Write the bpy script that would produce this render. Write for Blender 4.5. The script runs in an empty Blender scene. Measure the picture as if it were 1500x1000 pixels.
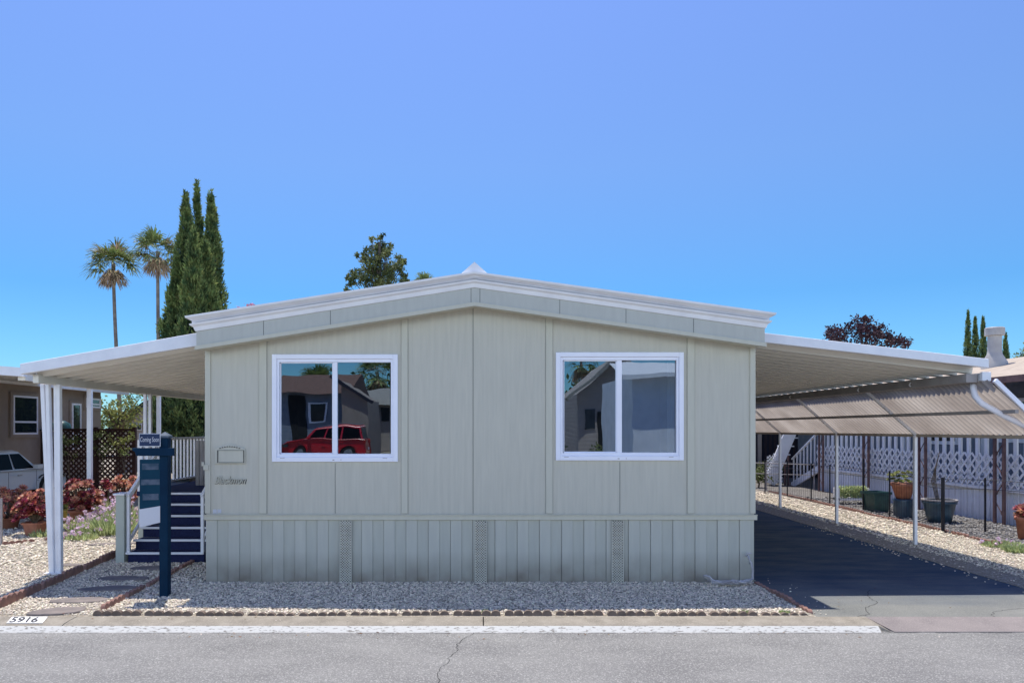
import bpy, bmesh, math, random
import numpy as np
from mathutils import Vector, Matrix
random.seed(7); RNG = np.random.default_rng(11)
PI = math.pi
sc = bpy.context.scene
C = sc.collection
F = 1083.0; EYE = 2.04; YW = 9.85            # focal length in photo pixels, eye height, distance to the front wall
def PX(x, Y): return (x - 704.0) * Y / F
def PZ(y, Y): return EYE + (628.0 - y) * Y / F

# ------------------------------------------------------------------ materials
def _n(nt, t, **kw):
    n = nt.nodes.new(t)
    for k, v in kw.items(): setattr(n, k, v)
    return n
def mat(name, col, rough=0.7, col2=None, scale=8.0, detail=5.0, contrast=(0.35, 0.65), bump=0.0, bscale=60.0,
        spec=0.3, metal=0.0, island=0.0, stretch=None, wave=None, dirt=0.0, trans=0.0, bdist=0.01, speck=None, stripe=None):
    m = bpy.data.materials.new(name); m.use_nodes = True
    nt = m.node_tree; L = nt.links
    b = nt.nodes['Principled BSDF']; out = nt.nodes['Material Output']
    b.inputs['Roughness'].default_value = rough
    b.inputs['Specular IOR Level'].default_value = spec
    b.inputs['Metallic'].default_value = metal
    tc = _n(nt, 'ShaderNodeTexCoord'); co = tc.outputs['Object']
    if stretch:
        mp = _n(nt, 'ShaderNodeMapping'); mp.inputs['Scale'].default_value = stretch
        L.new(co, mp.inputs[0]); co2 = mp.outputs[0]
    else: co2 = co
    nz = _n(nt, 'ShaderNodeTexNoise'); nz.inputs['Scale'].default_value = scale; nz.inputs['Detail'].default_value = detail
    L.new(co2, nz.inputs['Vector'])
    rp = _n(nt, 'ShaderNodeValToRGB')
    rp.color_ramp.elements[0].position = contrast[0]; rp.color_ramp.elements[1].position = contrast[1]
    c2 = col2 if col2 else tuple(c * 0.86 for c in col)
    rp.color_ramp.elements[0].color = (*c2, 1); rp.color_ramp.elements[1].color = (*col, 1)
    L.new(nz.outputs[0], rp.inputs[0]); cur = rp.outputs[0]
    if speck:      # (scale, colour, amount)
        sn = _n(nt, 'ShaderNodeTexNoise'); sn.inputs['Scale'].default_value = speck[0]; sn.inputs['Detail'].default_value = 3
        L.new(co, sn.inputs['Vector'])
        sr = _n(nt, 'ShaderNodeValToRGB'); sr.color_ramp.elements[0].position = .5; sr.color_ramp.elements[1].position = .72
        sr.color_ramp.elements[0].color = (0, 0, 0, 1); sr.color_ramp.elements[1].color = (speck[2],) * 3 + (1,)
        L.new(sn.outputs[0], sr.inputs[0])
        mx = _n(nt, 'ShaderNodeMix', data_type='RGBA'); L.new(sr.outputs[0], mx.inputs[0]); L.new(cur, mx.inputs[6])
        mx.inputs[7].default_value = (*speck[1], 1); cur = mx.outputs[2]
    if stripe:     # regular darker stripes across corrugated sheets: (period, direction, colour, amount)
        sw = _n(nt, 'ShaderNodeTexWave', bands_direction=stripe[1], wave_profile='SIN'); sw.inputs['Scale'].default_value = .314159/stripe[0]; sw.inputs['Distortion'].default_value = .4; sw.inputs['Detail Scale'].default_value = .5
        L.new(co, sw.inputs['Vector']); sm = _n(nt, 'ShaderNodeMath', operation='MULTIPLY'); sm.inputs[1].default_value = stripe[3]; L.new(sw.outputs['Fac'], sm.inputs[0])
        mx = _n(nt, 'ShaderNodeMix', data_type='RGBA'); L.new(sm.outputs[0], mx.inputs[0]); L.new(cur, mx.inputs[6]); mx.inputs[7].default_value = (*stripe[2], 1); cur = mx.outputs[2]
    if island:
        gi = _n(nt, 'ShaderNodeNewGeometry')
        mr = _n(nt, 'ShaderNodeMapRange'); mr.inputs[3].default_value = 1 - island; mr.inputs[4].default_value = 1 + island
        L.new(gi.outputs['Random Per Island'], mr.inputs[0])
        hs = _n(nt, 'ShaderNodeHueSaturation'); L.new(cur, hs.inputs['Color']); L.new(mr.outputs[0], hs.inputs['Value'])
        mh = _n(nt, 'ShaderNodeMapRange'); mh.inputs[3].default_value = .5 - island * .06; mh.inputs[4].default_value = .5 + island * .06
        w2 = _n(nt, 'ShaderNodeMath', operation='FRACT'); w3 = _n(nt, 'ShaderNodeMath', operation='MULTIPLY'); w3.inputs[1].default_value = 17.3
        L.new(gi.outputs['Random Per Island'], w3.inputs[0]); L.new(w3.outputs[0], w2.inputs[0]); L.new(w2.outputs[0], mh.inputs[0])
        L.new(mh.outputs[0], hs.inputs['Hue']); cur = hs.outputs[0]
    if dirt:       # splash dirt close to the ground
        sx = _n(nt, 'ShaderNodeSeparateXYZ'); g2 = _n(nt, 'ShaderNodeNewGeometry'); L.new(g2.outputs['Position'], sx.inputs[0])
        dm = _n(nt, 'ShaderNodeMapRange'); dm.inputs[1].default_value = 0.0; dm.inputs[2].default_value = .42
        dm.inputs[3].default_value = dirt; dm.inputs[4].default_value = 0
        L.new(sx.outputs[2], dm.inputs[0])
        dn = _n(nt, 'ShaderNodeTexNoise'); dn.inputs['Scale'].default_value = 3.0; dn.inputs['Detail'].default_value = 8; L.new(co, dn.inputs['Vector'])
        mu = _n(nt, 'ShaderNodeMath', operation='MULTIPLY'); L.new(dm.outputs[0], mu.inputs[0]); L.new(dn.outputs[0], mu.inputs[1])
        mx = _n(nt, 'ShaderNodeMix', data_type='RGBA'); L.new(mu.outputs[0], mx.inputs[0]); L.new(cur, mx.inputs[6])
        mx.inputs[7].default_value = (.22, .19, .15, 1); cur = mx.outputs[2]
    L.new(cur, b.inputs['Base Color'])
    if bump:
        bn = _n(nt, 'ShaderNodeTexNoise'); bn.inputs['Scale'].default_value = bscale; bn.inputs['Detail'].default_value = 6
        L.new(co2, bn.inputs['Vector'])
        h = bn.outputs[0]
        if wave:   # (scale, direction, strength)
            wv = _n(nt, 'ShaderNodeTexWave', bands_direction=wave[1]); wv.inputs['Scale'].default_value = wave[0]
            wv.inputs['Distortion'].default_value = 0
            L.new(co, wv.inputs['Vector'])
            pw = _n(nt, 'ShaderNodeMath', operation='POWER'); pw.inputs[1].default_value = 0.25; L.new(wv.outputs['Fac'], pw.inputs[0])
            mm = _n(nt, 'ShaderNodeMath', operation='MULTIPLY_ADD'); mm.inputs[1].default_value = wave[2]
            L.new(pw.outputs[0], mm.inputs[0]); L.new(h, mm.inputs[2]); h = mm.outputs[0]
        bp = _n(nt, 'ShaderNodeBump'); bp.inputs['Strength'].default_value = bump; bp.inputs['Distance'].default_value = bdist
        L.new(h, bp.inputs['Height']); L.new(bp.outputs[0], b.inputs['Normal'])
    if trans:
        tr = _n(nt, 'ShaderNodeBsdfTranslucent'); L.new(cur, tr.inputs[0])
        ms = _n(nt, 'ShaderNodeMixShader'); ms.inputs[0].default_value = trans
        L.new(b.outputs[0], ms.inputs[1]); L.new(tr.outputs[0], ms.inputs[2]); L.new(ms.outputs[0], out.inputs[0])
    return m
M = {}
M['siding'] = mat('painted_siding', (.60, .57, .475), .75, (.545, .52, .435), 2.5, 8, (.3, .7), bump=.5, bscale=14, stretch=(9, 9, .7), wave=(3.1, 'X', 1.6), bdist=.004, dirt=.25)
M['siding_flat'] = mat('painted_trim', (.605, .58, .475), .7, (.565, .545, .445), 3, 8, (.3, .7), bump=.35, bscale=30, stretch=(6, 6, 1.2), bdist=.003, dirt=.15)
M['fascia'] = mat('painted_fascia', (.53, .53, .475), .7, (.49, .49, .44), 3, 8, (.3, .7), bump=.35, bscale=30, stretch=(6, 6, 1.2), bdist=.003)
M['skirting'] = mat('painted_skirting', (.55, .545, .465), .7, (.50, .495, .43), 2.2, 8, (.3, .7), bump=.3, bscale=30, stretch=(6, 6, .8), bdist=.003, dirt=1.5)
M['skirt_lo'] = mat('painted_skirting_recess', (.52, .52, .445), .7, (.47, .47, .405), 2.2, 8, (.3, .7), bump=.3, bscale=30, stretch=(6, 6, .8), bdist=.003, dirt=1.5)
M['white'] = mat('white_paint', (.88, .87, .88), .5, (.80, .79, .81), 4, 6, (.3, .6), bump=.15, bscale=40, bdist=.002)
M['vinyl'] = mat('white_vinyl', (.90, .90, .97), .35, (.86, .86, .94), 3, 4, spec=.45)
M['alu'] = mat('white_aluminium', (.86, .86, .88), .42, (.78, .78, .81), 5, 8, (.3, .65), bump=.12, bscale=25, bdist=.003, spec=.45)
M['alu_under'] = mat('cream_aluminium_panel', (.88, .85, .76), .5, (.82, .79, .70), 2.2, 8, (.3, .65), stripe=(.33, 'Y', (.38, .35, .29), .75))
M['alu_cream'] = mat('cream_aluminium', (.80, .77, .69), .5, (.72, .69, .61), 2.2, 8)
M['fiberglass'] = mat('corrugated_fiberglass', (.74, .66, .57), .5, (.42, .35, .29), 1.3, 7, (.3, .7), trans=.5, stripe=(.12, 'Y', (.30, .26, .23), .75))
M['dark'] = mat('dark_void', (.02, .02, .022), .9)
M['asphalt'] = mat('old_asphalt', (.238, .233, .222), .9, (.168, .164, .160), 2.3, 15, (.3, .7), stretch=(.4, 1, 1), bump=1, bscale=70, bdist=.012, speck=(75, (.46, .45, .42), .9))
M['drive'] = mat('driveway_asphalt', (.235, .235, .215), .9, (.15, .155, .145), 1.0, 10, (.3, .7), bump=.7, bscale=120, bdist=.006, speck=(120, (.36, .35, .31), .6))
M['concrete'] = mat('curb_concrete', (.32, .285, .235), .9, (.21, .185, .15), 5, 10, (.3, .65), bump=.6, bscale=90, bdist=.004, speck=(60, (.42, .38, .3), .6))
M['apron'] = mat('apron_concrete', (.29, .25, .235), .9, (.20, .175, .17), 2, 10, (.3, .7), bump=.5, bscale=90, bdist=.004, speck=(80, (.42, .38, .34), .5))
M['curb_white'] = mat('worn_white_paint', (.60, .585, .54), .7, (.24, .22, .19), 16, 14, (.35, .45), bump=.4, bscale=80, bdist=.003, stretch=(1.2, 2, 6))
M['curb_plate'] = mat('number_plate_paint', (.84, .84, .84), .7, (.72, .72, .72), 8, 8)
M['black_paint'] = mat('black_stencil_paint', (.035, .035, .04), .8, (.08, .08, .085), 30, 6)
M['dirt'] = mat('packed_gravel_dirt', (.36, .31, .24), .95, (.20, .165, .125), 18, 8, (.35, .62), bump=1, bscale=45, bdist=.02, speck=(35, (.62, .58, .5), .8))
M['darksoil'] = mat('dark_soil', (.17, .155, .14), .95, (.09, .08, .075), 22, 8, bump=1, bscale=40, bdist=.02, speck=(40, (.42, .4, .37), .8))
M['far_ground'] = mat('far_ground', (.26, .23, .17), .95, (.16, .15, .10), .3, 8)
M['pebble'] = mat('pebble', (.76, .68, .555), .8, (.60, .51, .39), 40, 3, island=.42)
M['pebble_dark'] = mat('dark_pebble', (.26, .25, .24), .8, (.18, .17, .165), 40, 3, island=.6)
M['terra'] = mat('terracotta_edging', (.36, .20, .155), .9, (.22, .13, .105), 14, 8, (.3, .7), bump=.6, bscale=60, bdist=.004)
M['terra_grey'] = mat('weathered_edging', (.22, .165, .13), .9, (.12, .095, .08), 14, 8, (.3, .7), bump=.6, bscale=60, bdist=.004)
M['stone'] = mat('slate_stepping_stone', (.25, .21, .19), .85, (.18, .155, .145), 6, 8, bump=.5, bscale=30, bdist=.006)
M['teal'] = mat('dark_teal_paint', (.005, .028, .062), .8, (.004, .022, .050), 5, 6, bump=.3, bscale=30, bdist=.002, spec=.12)
M['capgrey'] = mat('weathered_cap', (.10, .13, .17), .6, (.06, .09, .13), 20)
M['seam'] = mat('dark_seam', (.16, .165, .15), .9)  # dark colour of the joints between panels
M['signblue'] = mat('sign_blue', (.012, .03, .09), .4)
M['signteal'] = mat('sign_panel_teal', (.008, .050, .085), .7, (.006, .036, .07), 3, spec=.12)
M['paper'] = mat('paper_white', (.62, .63, .68), .5, (.58, .59, .64), 3)
M['smudge'] = mat('faded_print', (.09, .12, .17), .5, (.025, .06, .10), 14, 3, (.35, .65))
M['carpet'] = mat('navy_outdoor_carpet', (.022, .028, .085), .95, (.016, .02, .06), 30, 6, bump=.6, bscale=150, bdist=.003)
M['newel'] = mat('pale_green_paint', (.50, .53, .46), .6, (.45, .48, .42), 3, 6)
M['bark'] = mat('bark', (.20, .16, .12), .95, (.10, .08, .06), 6, 8, bump=1, bscale=12, bdist=.03, stretch=(1, 1, 3))
M['palmbark'] = mat('palm_bark', (.26, .22, .18), .95, (.16, .13, .11), 3, 6, bump=.6, bscale=8, bdist=.03)
M['cypress'] = mat('cypress_leaf', (.25, .31, .10), .8, (.08, .13, .05), 2.2, 5, (.4, .6), island=.5, trans=.35)
M['cypress_core'] = mat('cypress_shade_core', (.018, .03, .016), .95)
M['leaf'] = mat('broad_leaf', (.26, .28, .10), .6, (.06, .09, .035), .9, 5, (.35, .65), island=.4, trans=.2)
M['leaf_y'] = mat('yellow_leaf', (.33, .33, .09), .6, (.16, .20, .06), 1.2, 5, island=.4, trans=.3)
M['leaf_p'] = mat('purple_leaf', (.10, .045, .055), .6, (.04, .025, .035), 1.2, 5, island=.5, trans=.15)
M['palm'] = mat('palm_frond', (.30, .36, .13), .6, (.13, .18, .07), 1.2, 5, island=.4, trans=.2)
M['palm_dead'] = mat('dead_frond', (.50, .38, .25), .8, (.30, .21, .14), 1.2, 5, island=.4, trans=.15)
M['succ_red'] = mat('succulent_red', (.30, .035, .035), .5, (.11, .012, .025), 5, 4, (.35, .65), island=.55, trans=.1)
M['succ_org'] = mat('succulent_orange', (.55, .24, .13), .5, (.33, .10, .07), 5, 4, (.35, .65), island=.45, trans=.1)
M['grass'] = mat('soft_green_leaf', (.55, .60, .30), .7, (.34, .42, .19), 6, 4, island=.35, trans=.3)
M['pinkflower'] = mat('pale_pink_petal', (.85, .70, .78), .7, (.74, .50, .64), 10, 3, island=.25, trans=.2)
M['brightpink'] = mat('pink_petal', (.80, .35, .42), .7, (.7, .25, .33), 10, 3, island=.25, trans=.2)
M['claypot'] = mat('clay_pot', (.42, .18, .11), .8, (.30, .12, .08), 8, 6, bump=.3, bscale=40, bdist=.002)
M['yellowpot'] = mat('yellow_pot', (.55, .42, .12), .7, (.42, .32, .09), 8, 6)
M['greenpot'] = mat('green_glazed_pot', (.035, .11, .10), .35, (.02, .07, .07), 6, 6, spec=.5)
M['bluepot'] = mat('blue_glazed_pot', (.05, .10, .14), .35, (.03, .06, .10), 6, 6, spec=.5)
M['lattice'] = mat('dark_brown_lattice', (.055, .022, .02), .8, (.035, .015, .014), 5, 6)
M['boards'] = mat('dark_brown_boards', (.06, .032, .028), .85, (.035, .02, .018), 3, 8, stretch=(8, 8, 1))
M['tan'] = mat('taupe_siding', (.33, .27, .23), .8, (.29, .235, .20), 3, 6, bump=.3, bscale=30, wave=(1.5, 'Y', .8), bdist=.004)
M['bluegrey'] = mat('blue_grey_siding', (.22, .25, .31), .8, (.17, .20, .26), 3, 6, bump=.3, bscale=30, wave=(1.6, 'Z', 2.0), bdist=.012)
M['greyhouse'] = mat('warm_grey_siding', (.42, .36, .33), .8, (.37, .32, .29), 3, 6, bump=.3, bscale=30, wave=(1.6, 'Z', 2.0), bdist=.012)
M['skirt_white'] = mat('white_ribbed_skirting', (.82, .83, .88), .6, (.66, .68, .74), 2, 8, (.3, .7), dirt=.4)
M['rooftan'] = mat('tan_roof', (.50, .42, .34), .9, (.40, .33, .26), 4, 8, bump=.5, bscale=30, bdist=.01)
M['roofbrown'] = mat('brown_shingles', (.20, .115, .09), .9, (.13, .08, .065), 6, 8, bump=.8, bscale=20, wave=(1.4, 'Y', 1.5), bdist=.03)
M['roofgrey'] = mat('grey_shingles', (.34, .32, .29), .9, (.25, .24, .22), 6, 8, bump=.8, bscale=20, wave=(1.4, 'Y', 1.5), bdist=.03)
M['roofdark'] = mat('dark_roof_trim', (.02, .022, .04), .8)
M['rustiron'] = mat('rust_brown_iron', (.17, .10, .095), .7, (.11, .065, .065), 8, 6)
M['blackwire'] = mat('black_wire', (.012, .012, .018), .5)
M['chimney'] = mat('galvanised_flue', (.50, .48, .46), .55, (.38, .36, .35), 3, 8, (.3, .7))
M['carwhite'] = mat('white_car_paint', (.58, .60, .66), .25, (.56, .58, .64), 1, 2, spec=.6)
M['carred'] = mat('red_car_paint', (.50, .012, .025), .2, (.47, .01, .02), 1, 2, spec=.6)
M['carglass'] = mat('car_glass', (.004, .004, .006), .3, spec=.05)
M['rubber'] = mat('rubber', (.02, .02, .02), .85)
M['rim'] = mat('alloy_rim', (.35, .35, .37), .35, spec=.6, metal=.6)
M['lamp_red'] = mat('tail_lamp', (.35, .01, .01), .2, spec=.6)
M['hose'] = mat('grey_hose', (.60, .57, .57), .6, (.36, .34, .35), 8)
M['room'] = mat('room_wall', (.20, .20, .19), .9)
M['curtain'] = mat('curtain_cloth', (.62, .62, .56), .9, (.52, .52, .47), 6, 4, stretch=(8, 1, .3), trans=.3)
M['crack'] = mat('crack_and_letter_shadow', (.05, .05, .05), .95)  # dark crack colour, also used for the painted shadow of the lettering
M['greyboards'] = mat('weathered_grey_boards', (.40, .37, .36), .8, (.32, .29, .28), 4, 6)
M['vent'] = mat('vent_metal', (.62, .60, .50), .6, (.52, .50, .42), 6, 6)
M['purple_siding'] = mat('dark_purple_siding', (.045, .035, .05), .8, (.03, .025, .035), 4, 6)

def shaded_drive():  # carport shade painted into the asphalt, broken up by oil and tyre blotches
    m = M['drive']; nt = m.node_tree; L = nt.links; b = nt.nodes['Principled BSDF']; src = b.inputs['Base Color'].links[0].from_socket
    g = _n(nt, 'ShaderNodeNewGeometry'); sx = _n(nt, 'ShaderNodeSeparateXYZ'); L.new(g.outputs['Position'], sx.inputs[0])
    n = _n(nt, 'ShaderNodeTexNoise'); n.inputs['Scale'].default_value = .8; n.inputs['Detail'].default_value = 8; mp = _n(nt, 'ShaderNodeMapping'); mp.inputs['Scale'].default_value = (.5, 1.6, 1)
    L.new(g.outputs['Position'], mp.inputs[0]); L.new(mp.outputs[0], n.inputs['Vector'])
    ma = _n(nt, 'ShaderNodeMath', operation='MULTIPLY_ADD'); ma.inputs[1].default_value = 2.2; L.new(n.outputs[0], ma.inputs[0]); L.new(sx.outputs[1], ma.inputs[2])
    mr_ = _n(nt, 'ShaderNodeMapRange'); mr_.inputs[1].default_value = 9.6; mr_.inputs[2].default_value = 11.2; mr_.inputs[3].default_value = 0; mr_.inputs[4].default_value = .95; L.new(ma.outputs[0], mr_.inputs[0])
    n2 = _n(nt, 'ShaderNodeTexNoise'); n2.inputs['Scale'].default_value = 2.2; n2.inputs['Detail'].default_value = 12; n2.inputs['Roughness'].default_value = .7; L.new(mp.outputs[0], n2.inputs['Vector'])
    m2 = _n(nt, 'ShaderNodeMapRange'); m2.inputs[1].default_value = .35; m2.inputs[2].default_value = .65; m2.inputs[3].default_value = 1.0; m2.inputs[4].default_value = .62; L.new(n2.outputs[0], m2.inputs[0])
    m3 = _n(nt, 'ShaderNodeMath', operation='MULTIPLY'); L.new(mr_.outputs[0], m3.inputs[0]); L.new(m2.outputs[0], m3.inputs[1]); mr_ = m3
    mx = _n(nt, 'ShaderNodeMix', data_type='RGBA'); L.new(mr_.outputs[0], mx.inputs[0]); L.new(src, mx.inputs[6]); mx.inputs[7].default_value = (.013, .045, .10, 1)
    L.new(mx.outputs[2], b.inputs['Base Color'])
shaded_drive()
def glassmat(name, refl, tint):
    m = bpy.data.materials.new(name); m.use_nodes = True; nt = m.node_tree; L = nt.links
    nt.nodes.remove(nt.nodes['Principled BSDF']); out = nt.nodes['Material Output']
    g = _n(nt, 'ShaderNodeBsdfGlossy'); g.inputs['Roughness'].default_value = .0; g.inputs['Color'].default_value = (.72, .88, 1, 1)
    t = _n(nt, 'ShaderNodeBsdfTransparent'); t.inputs[0].default_value = (*tint, 1)
    lw = _n(nt, 'ShaderNodeFresnel'); lw.inputs[0].default_value = 1.5
    ad = _n(nt, 'ShaderNodeMath', operation='ADD', use_clamp=True); ad.inputs[1].default_value = refl; L.new(lw.outputs[0], ad.inputs[0])
    # old float glass: a very slight waviness
    nz = _n(nt, 'ShaderNodeTexNoise'); nz.inputs['Scale'].default_value = 1.6; nz.inputs['Detail'].default_value = 1
    bp = _n(nt, 'ShaderNodeBump'); bp.inputs['Strength'].default_value = .2; bp.inputs['Distance'].default_value = .008
    tc = _n(nt, 'ShaderNodeTexCoord'); L.new(tc.outputs['Object'], nz.inputs['Vector']); L.new(nz.outputs[0], bp.inputs['Height']); L.new(bp.outputs[0], g.inputs['Normal'])
    ms = _n(nt, 'ShaderNodeMixShader'); L.new(ad.outputs[0], ms.inputs[0]); L.new(t.outputs[0], ms.inputs[1]); L.new(g.outputs[0], ms.inputs[2])
    L.new(ms.outputs[0], out.inputs[0]); return m
M['pane'] = glassmat('window_glass', .27, (.35, .42, .5))
M['pane_far'] = mat('dark_window_glass', (.015, .025, .035), .05, spec=1.0)

# ------------------------------------------------------------------ mesh helpers
def tag(o, label=None, cat=None, group=None, kind=None):
    if label: o['label'] = label
    if cat: o['category'] = cat
    if group: o['group'] = group
    if kind: o['kind'] = kind
    return o
def thing(name, label, cat, loc=(0, 0, 0), group=None, rz=0):
    o = bpy.data.objects.new(name, None); C.objects.link(o); o.location = loc; o.rotation_euler = (0, 0, rz)
    o.empty_display_size = .2
    return tag(o, label, cat, group)
def wloc(o):
    v = Vector((0, 0, 0))
    while o is not None: v += Vector(o.location); o = o.parent
    return v
class MB:
    def __init__(s): s.v = []; s.f = []
    def add(s, vs, fs):
        b = len(s.v); s.v += [tuple(v) for v in vs]; s.f += [tuple(b + i for i in f) for f in fs]; return s
    def bx(s, x0, x1, y0, y1, z0, z1):
        return s.add([(x0,y0,z0),(x1,y0,z0),(x1,y1,z0),(x0,y1,z0),(x0,y0,z1),(x1,y0,z1),(x1,y1,z1),(x0,y1,z1)],
                     [(0,3,2,1),(4,5,6,7),(0,1,5,4),(1,2,6,5),(2,3,7,6),(3,0,4,7)])
    def bar(s, p, q, w, h, up=(0, 0, 1)):       # rectangular bar from p to q, w across, h along up
        p = Vector(p); q = Vector(q); d = (q - p).normalized(); u = Vector(up)
        a = d.cross(u)
        if a.length < 1e-4: u = Vector((1, 0, 0)); a = d.cross(u)
        a.normalize(); u = a.cross(d).normalized()
        vs = []
        for c in (p, q):
            for i, j in ((-1,-1),(1,-1),(1,1),(-1,1)): vs.append(c + a * (i * w / 2) + u * (j * h / 2))
        return s.add(vs, [(0,1,2,3),(7,6,5,4),(0,4,5,1),(1,5,6,2),(2,6,7,3),(3,7,4,0)])
    def tube(s, pts, r, n=8, cap=True):
        pts = [Vector(p) for p in pts]; rs = r if isinstance(r, (list, tuple)) else [r] * len(pts)
        rings = []; prev = None
        for i, p in enumerate(pts):
            d = (pts[min(i+1, len(pts)-1)] - pts[max(i-1, 0)]).normalized()
            a = d.cross(Vector((0, 0, 1))) if prev is None else prev - d * prev.dot(d)
            if a.length < 1e-3: a = d.cross(Vector((1, 0, 0)))
            a.normalize(); prev = a; b = d.cross(a)
            rings.append([p + (a * math.cos(2*PI*k/n) + b * math.sin(2*PI*k/n)) * rs[i] for k in range(n)])
        vs = [v for r_ in rings for v in r_]; fs = []
        for i in range(len(pts) - 1):
            for k in range(n): fs.append((i*n+k, i*n+(k+1)%n, (i+1)*n+(k+1)%n, (i+1)*n+k))
        if cap: fs.append(tuple(range(n))[::-1]); fs.append(tuple((len(pts)-1)*n + k for k in range(n)))
        return s.add(vs, fs)
    def lathe(s, c, prof, n=20, sq=0, rot=0):     # prof: (r, z); sq=1 makes it four-sided with soft corners
        c = Vector(c); vs = []; fs = []
        for r, z in prof:
            for k in range(n):
                a = 2*PI*k/n + rot; rr = r
                if sq: rr = r / max(abs(math.cos(a - rot)), abs(math.sin(a - rot))) ** .85
                vs.append(c + Vector((rr*math.cos(a), rr*math.sin(a), z)))
        for i in range(len(prof)-1):
            for k in range(n): fs.append((i*n+k, i*n+(k+1)%n, (i+1)*n+(k+1)%n, (i+1)*n+k))
        return s.add(vs, fs)
    def prism(s, poly, d):                        # poly: 3-D points of one end, d: offset to the other
        n = len(poly); d = Vector(d); vs = [Vector(p) for p in poly] + [Vector(p) + d for p in poly]
        fs = [tuple(range(n)), tuple(range(2*n-1, n-1, -1))] + [(i, i+n, (i+1)%n+n, (i+1)%n) for i in range(n)]
        return s.add(vs, fs)
    def build(s, name, m, parent=None, bevel=0, smooth=False, loc=None, local=False):
        me = bpy.data.meshes.new(name)
        off = Vector((0, 0, 0))
        if parent is not None and not local: off = wloc(parent)
        if loc is not None: off = Vector(loc)
        me.from_pydata([tuple(Vector(v) - off) for v in s.v], [], s.f)
        bm = bmesh.new(); bm.from_mesh(me); bmesh.ops.recalc_face_normals(bm, faces=bm.faces)
        if bevel: bmesh.ops.bevel(bm, geom=list(bm.edges), offset=bevel, segments=1, affect='EDGES', clamp_overlap=True)
        bm.to_mesh(me); bm.free()
        if smooth: me.polygons.foreach_set('use_smooth', [True] * len(me.polygons))
        me.materials.append(m if not isinstance(m, str) else M[m])
        o = bpy.data.objects.new(name, me); C.objects.link(o)
        if parent is not None: o.parent = parent
        if loc is not None: o.location = loc
        return o
def npmesh(name, V, Fc, m, parent=None, smooth=False, off=None):
    V = np.asarray(V, dtype=np.float64); Fc = np.asarray(Fc, dtype=np.int32)
    if off is None: off = wloc(parent) if parent is not None else Vector((0, 0, 0))
    V = V - np.array(off)
    me = bpy.data.meshes.new(name); n, k = Fc.shape
    me.vertices.add(len(V)); me.vertices.foreach_set('co', V.ravel())
    me.loops.add(n*k); me.loops.foreach_set('vertex_index', Fc.ravel())
    me.polygons.add(n); me.polygons.foreach_set('loop_start', np.arange(0, n*k, k, dtype=np.int32))
    if smooth: me.polygons.foreach_set('use_smooth', np.ones(n, dtype=bool))
    me.update(calc_edges=True); me.materials.append(M[m])
    o = bpy.data.objects.new(name, me); C.objects.link(o)
    if parent is not None: o.parent = parent
    else: o.location = off
    return o
def copy_tree(o, parent=None):
    c = o.copy(); C.objects.link(c); c.parent = parent
    for ch in list(o.children): copy_tree(ch, c)
    return c
def struct(mb, name, m): return tag(mb.build(name, m), kind='structure')
def text(body, size, m, parent, mtx, shear=0, sx=1, depth=.001, name='lettering', bold=0.0):
    cu = bpy.data.curves.new('txt', 'FONT'); cu.body = body; cu.size = size; cu.shear = shear; cu.align_x = 'CENTER'; cu.align_y = 'CENTER'
    cu.extrude = depth; cu.offset = bold; cu.resolution_u = 4
    t = bpy.data.objects.new('txt', cu); C.objects.link(t)
    bpy.context.view_layer.update()
    me = bpy.data.meshes.new_from_object(t); bpy.data.objects.remove(t)
    off = wloc(parent) if parent is not None else Vector((0, 0, 0))
    me.transform(Matrix.Translation(-off) @ mtx @ Matrix.Diagonal((sx, 1, 1, 1)))
    me.materials.clear(); me.materials.append(M[m])
    o = bpy.data.objects.new(name, me); C.objects.link(o); o.parent = parent
    return o
def leaves(Cn, U, W):     # diamond leaves: centre base, length vector, width vector
    n = len(Cn); V = np.empty((n, 4, 3)); V[:,0] = Cn; V[:,1] = Cn + U*.5 + W*.5; V[:,2] = Cn + U; V[:,3] = Cn + U*.5 - W*.5
    return V.reshape(-1, 3), np.arange(4*n).reshape(n, 4)
def unit(v): return v / (np.linalg.norm(v, axis=-1, keepdims=True) + 1e-9)
def rnd(n): return unit(RNG.normal(size=(n, 3)))
def merge(parts):
    Vs = []; Fs = []; b = 0
    for V, f in parts: Vs.append(V); Fs.append(f + b); b += len(V)
    return np.concatenate(Vs), np.concatenate(Fs)
def lat(mb, ax, c, u0, u1, z0, z1, pitch, w, t):  # diagonal lattice in the plane ax=c
    k = z1 - z0
    for sgn in (1, -1):
        a = u0 - k
        while a < u1:
            # line from (a, z0) to (a+k, z1) for sgn 1, mirrored for -1
            p0, p1 = a, a + k; s0, s1 = 0.0, 1.0
            if p0 < u0: s0 = (u0 - p0) / k
            if p1 > u1: s1 = (u1 - p0) / k
            if s1 - s0 > .03:
                ua, ub = p0 + k*s0, p0 + k*s1; za, zb = z0 + k*s0, z0 + k*s1
                if sgn < 0: za, zb = z1 + z0 - za, z1 + z0 - zb
                cc = c + sgn * t * .52
                if ax == 'X': mb.bar((cc, ua, za), (cc, ub, zb), w, t, up=(1, 0, 0))
                else: mb.bar((ua, cc, za), (ub, cc, zb), w, t, up=(0, 1, 0))
            a += pitch

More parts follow.
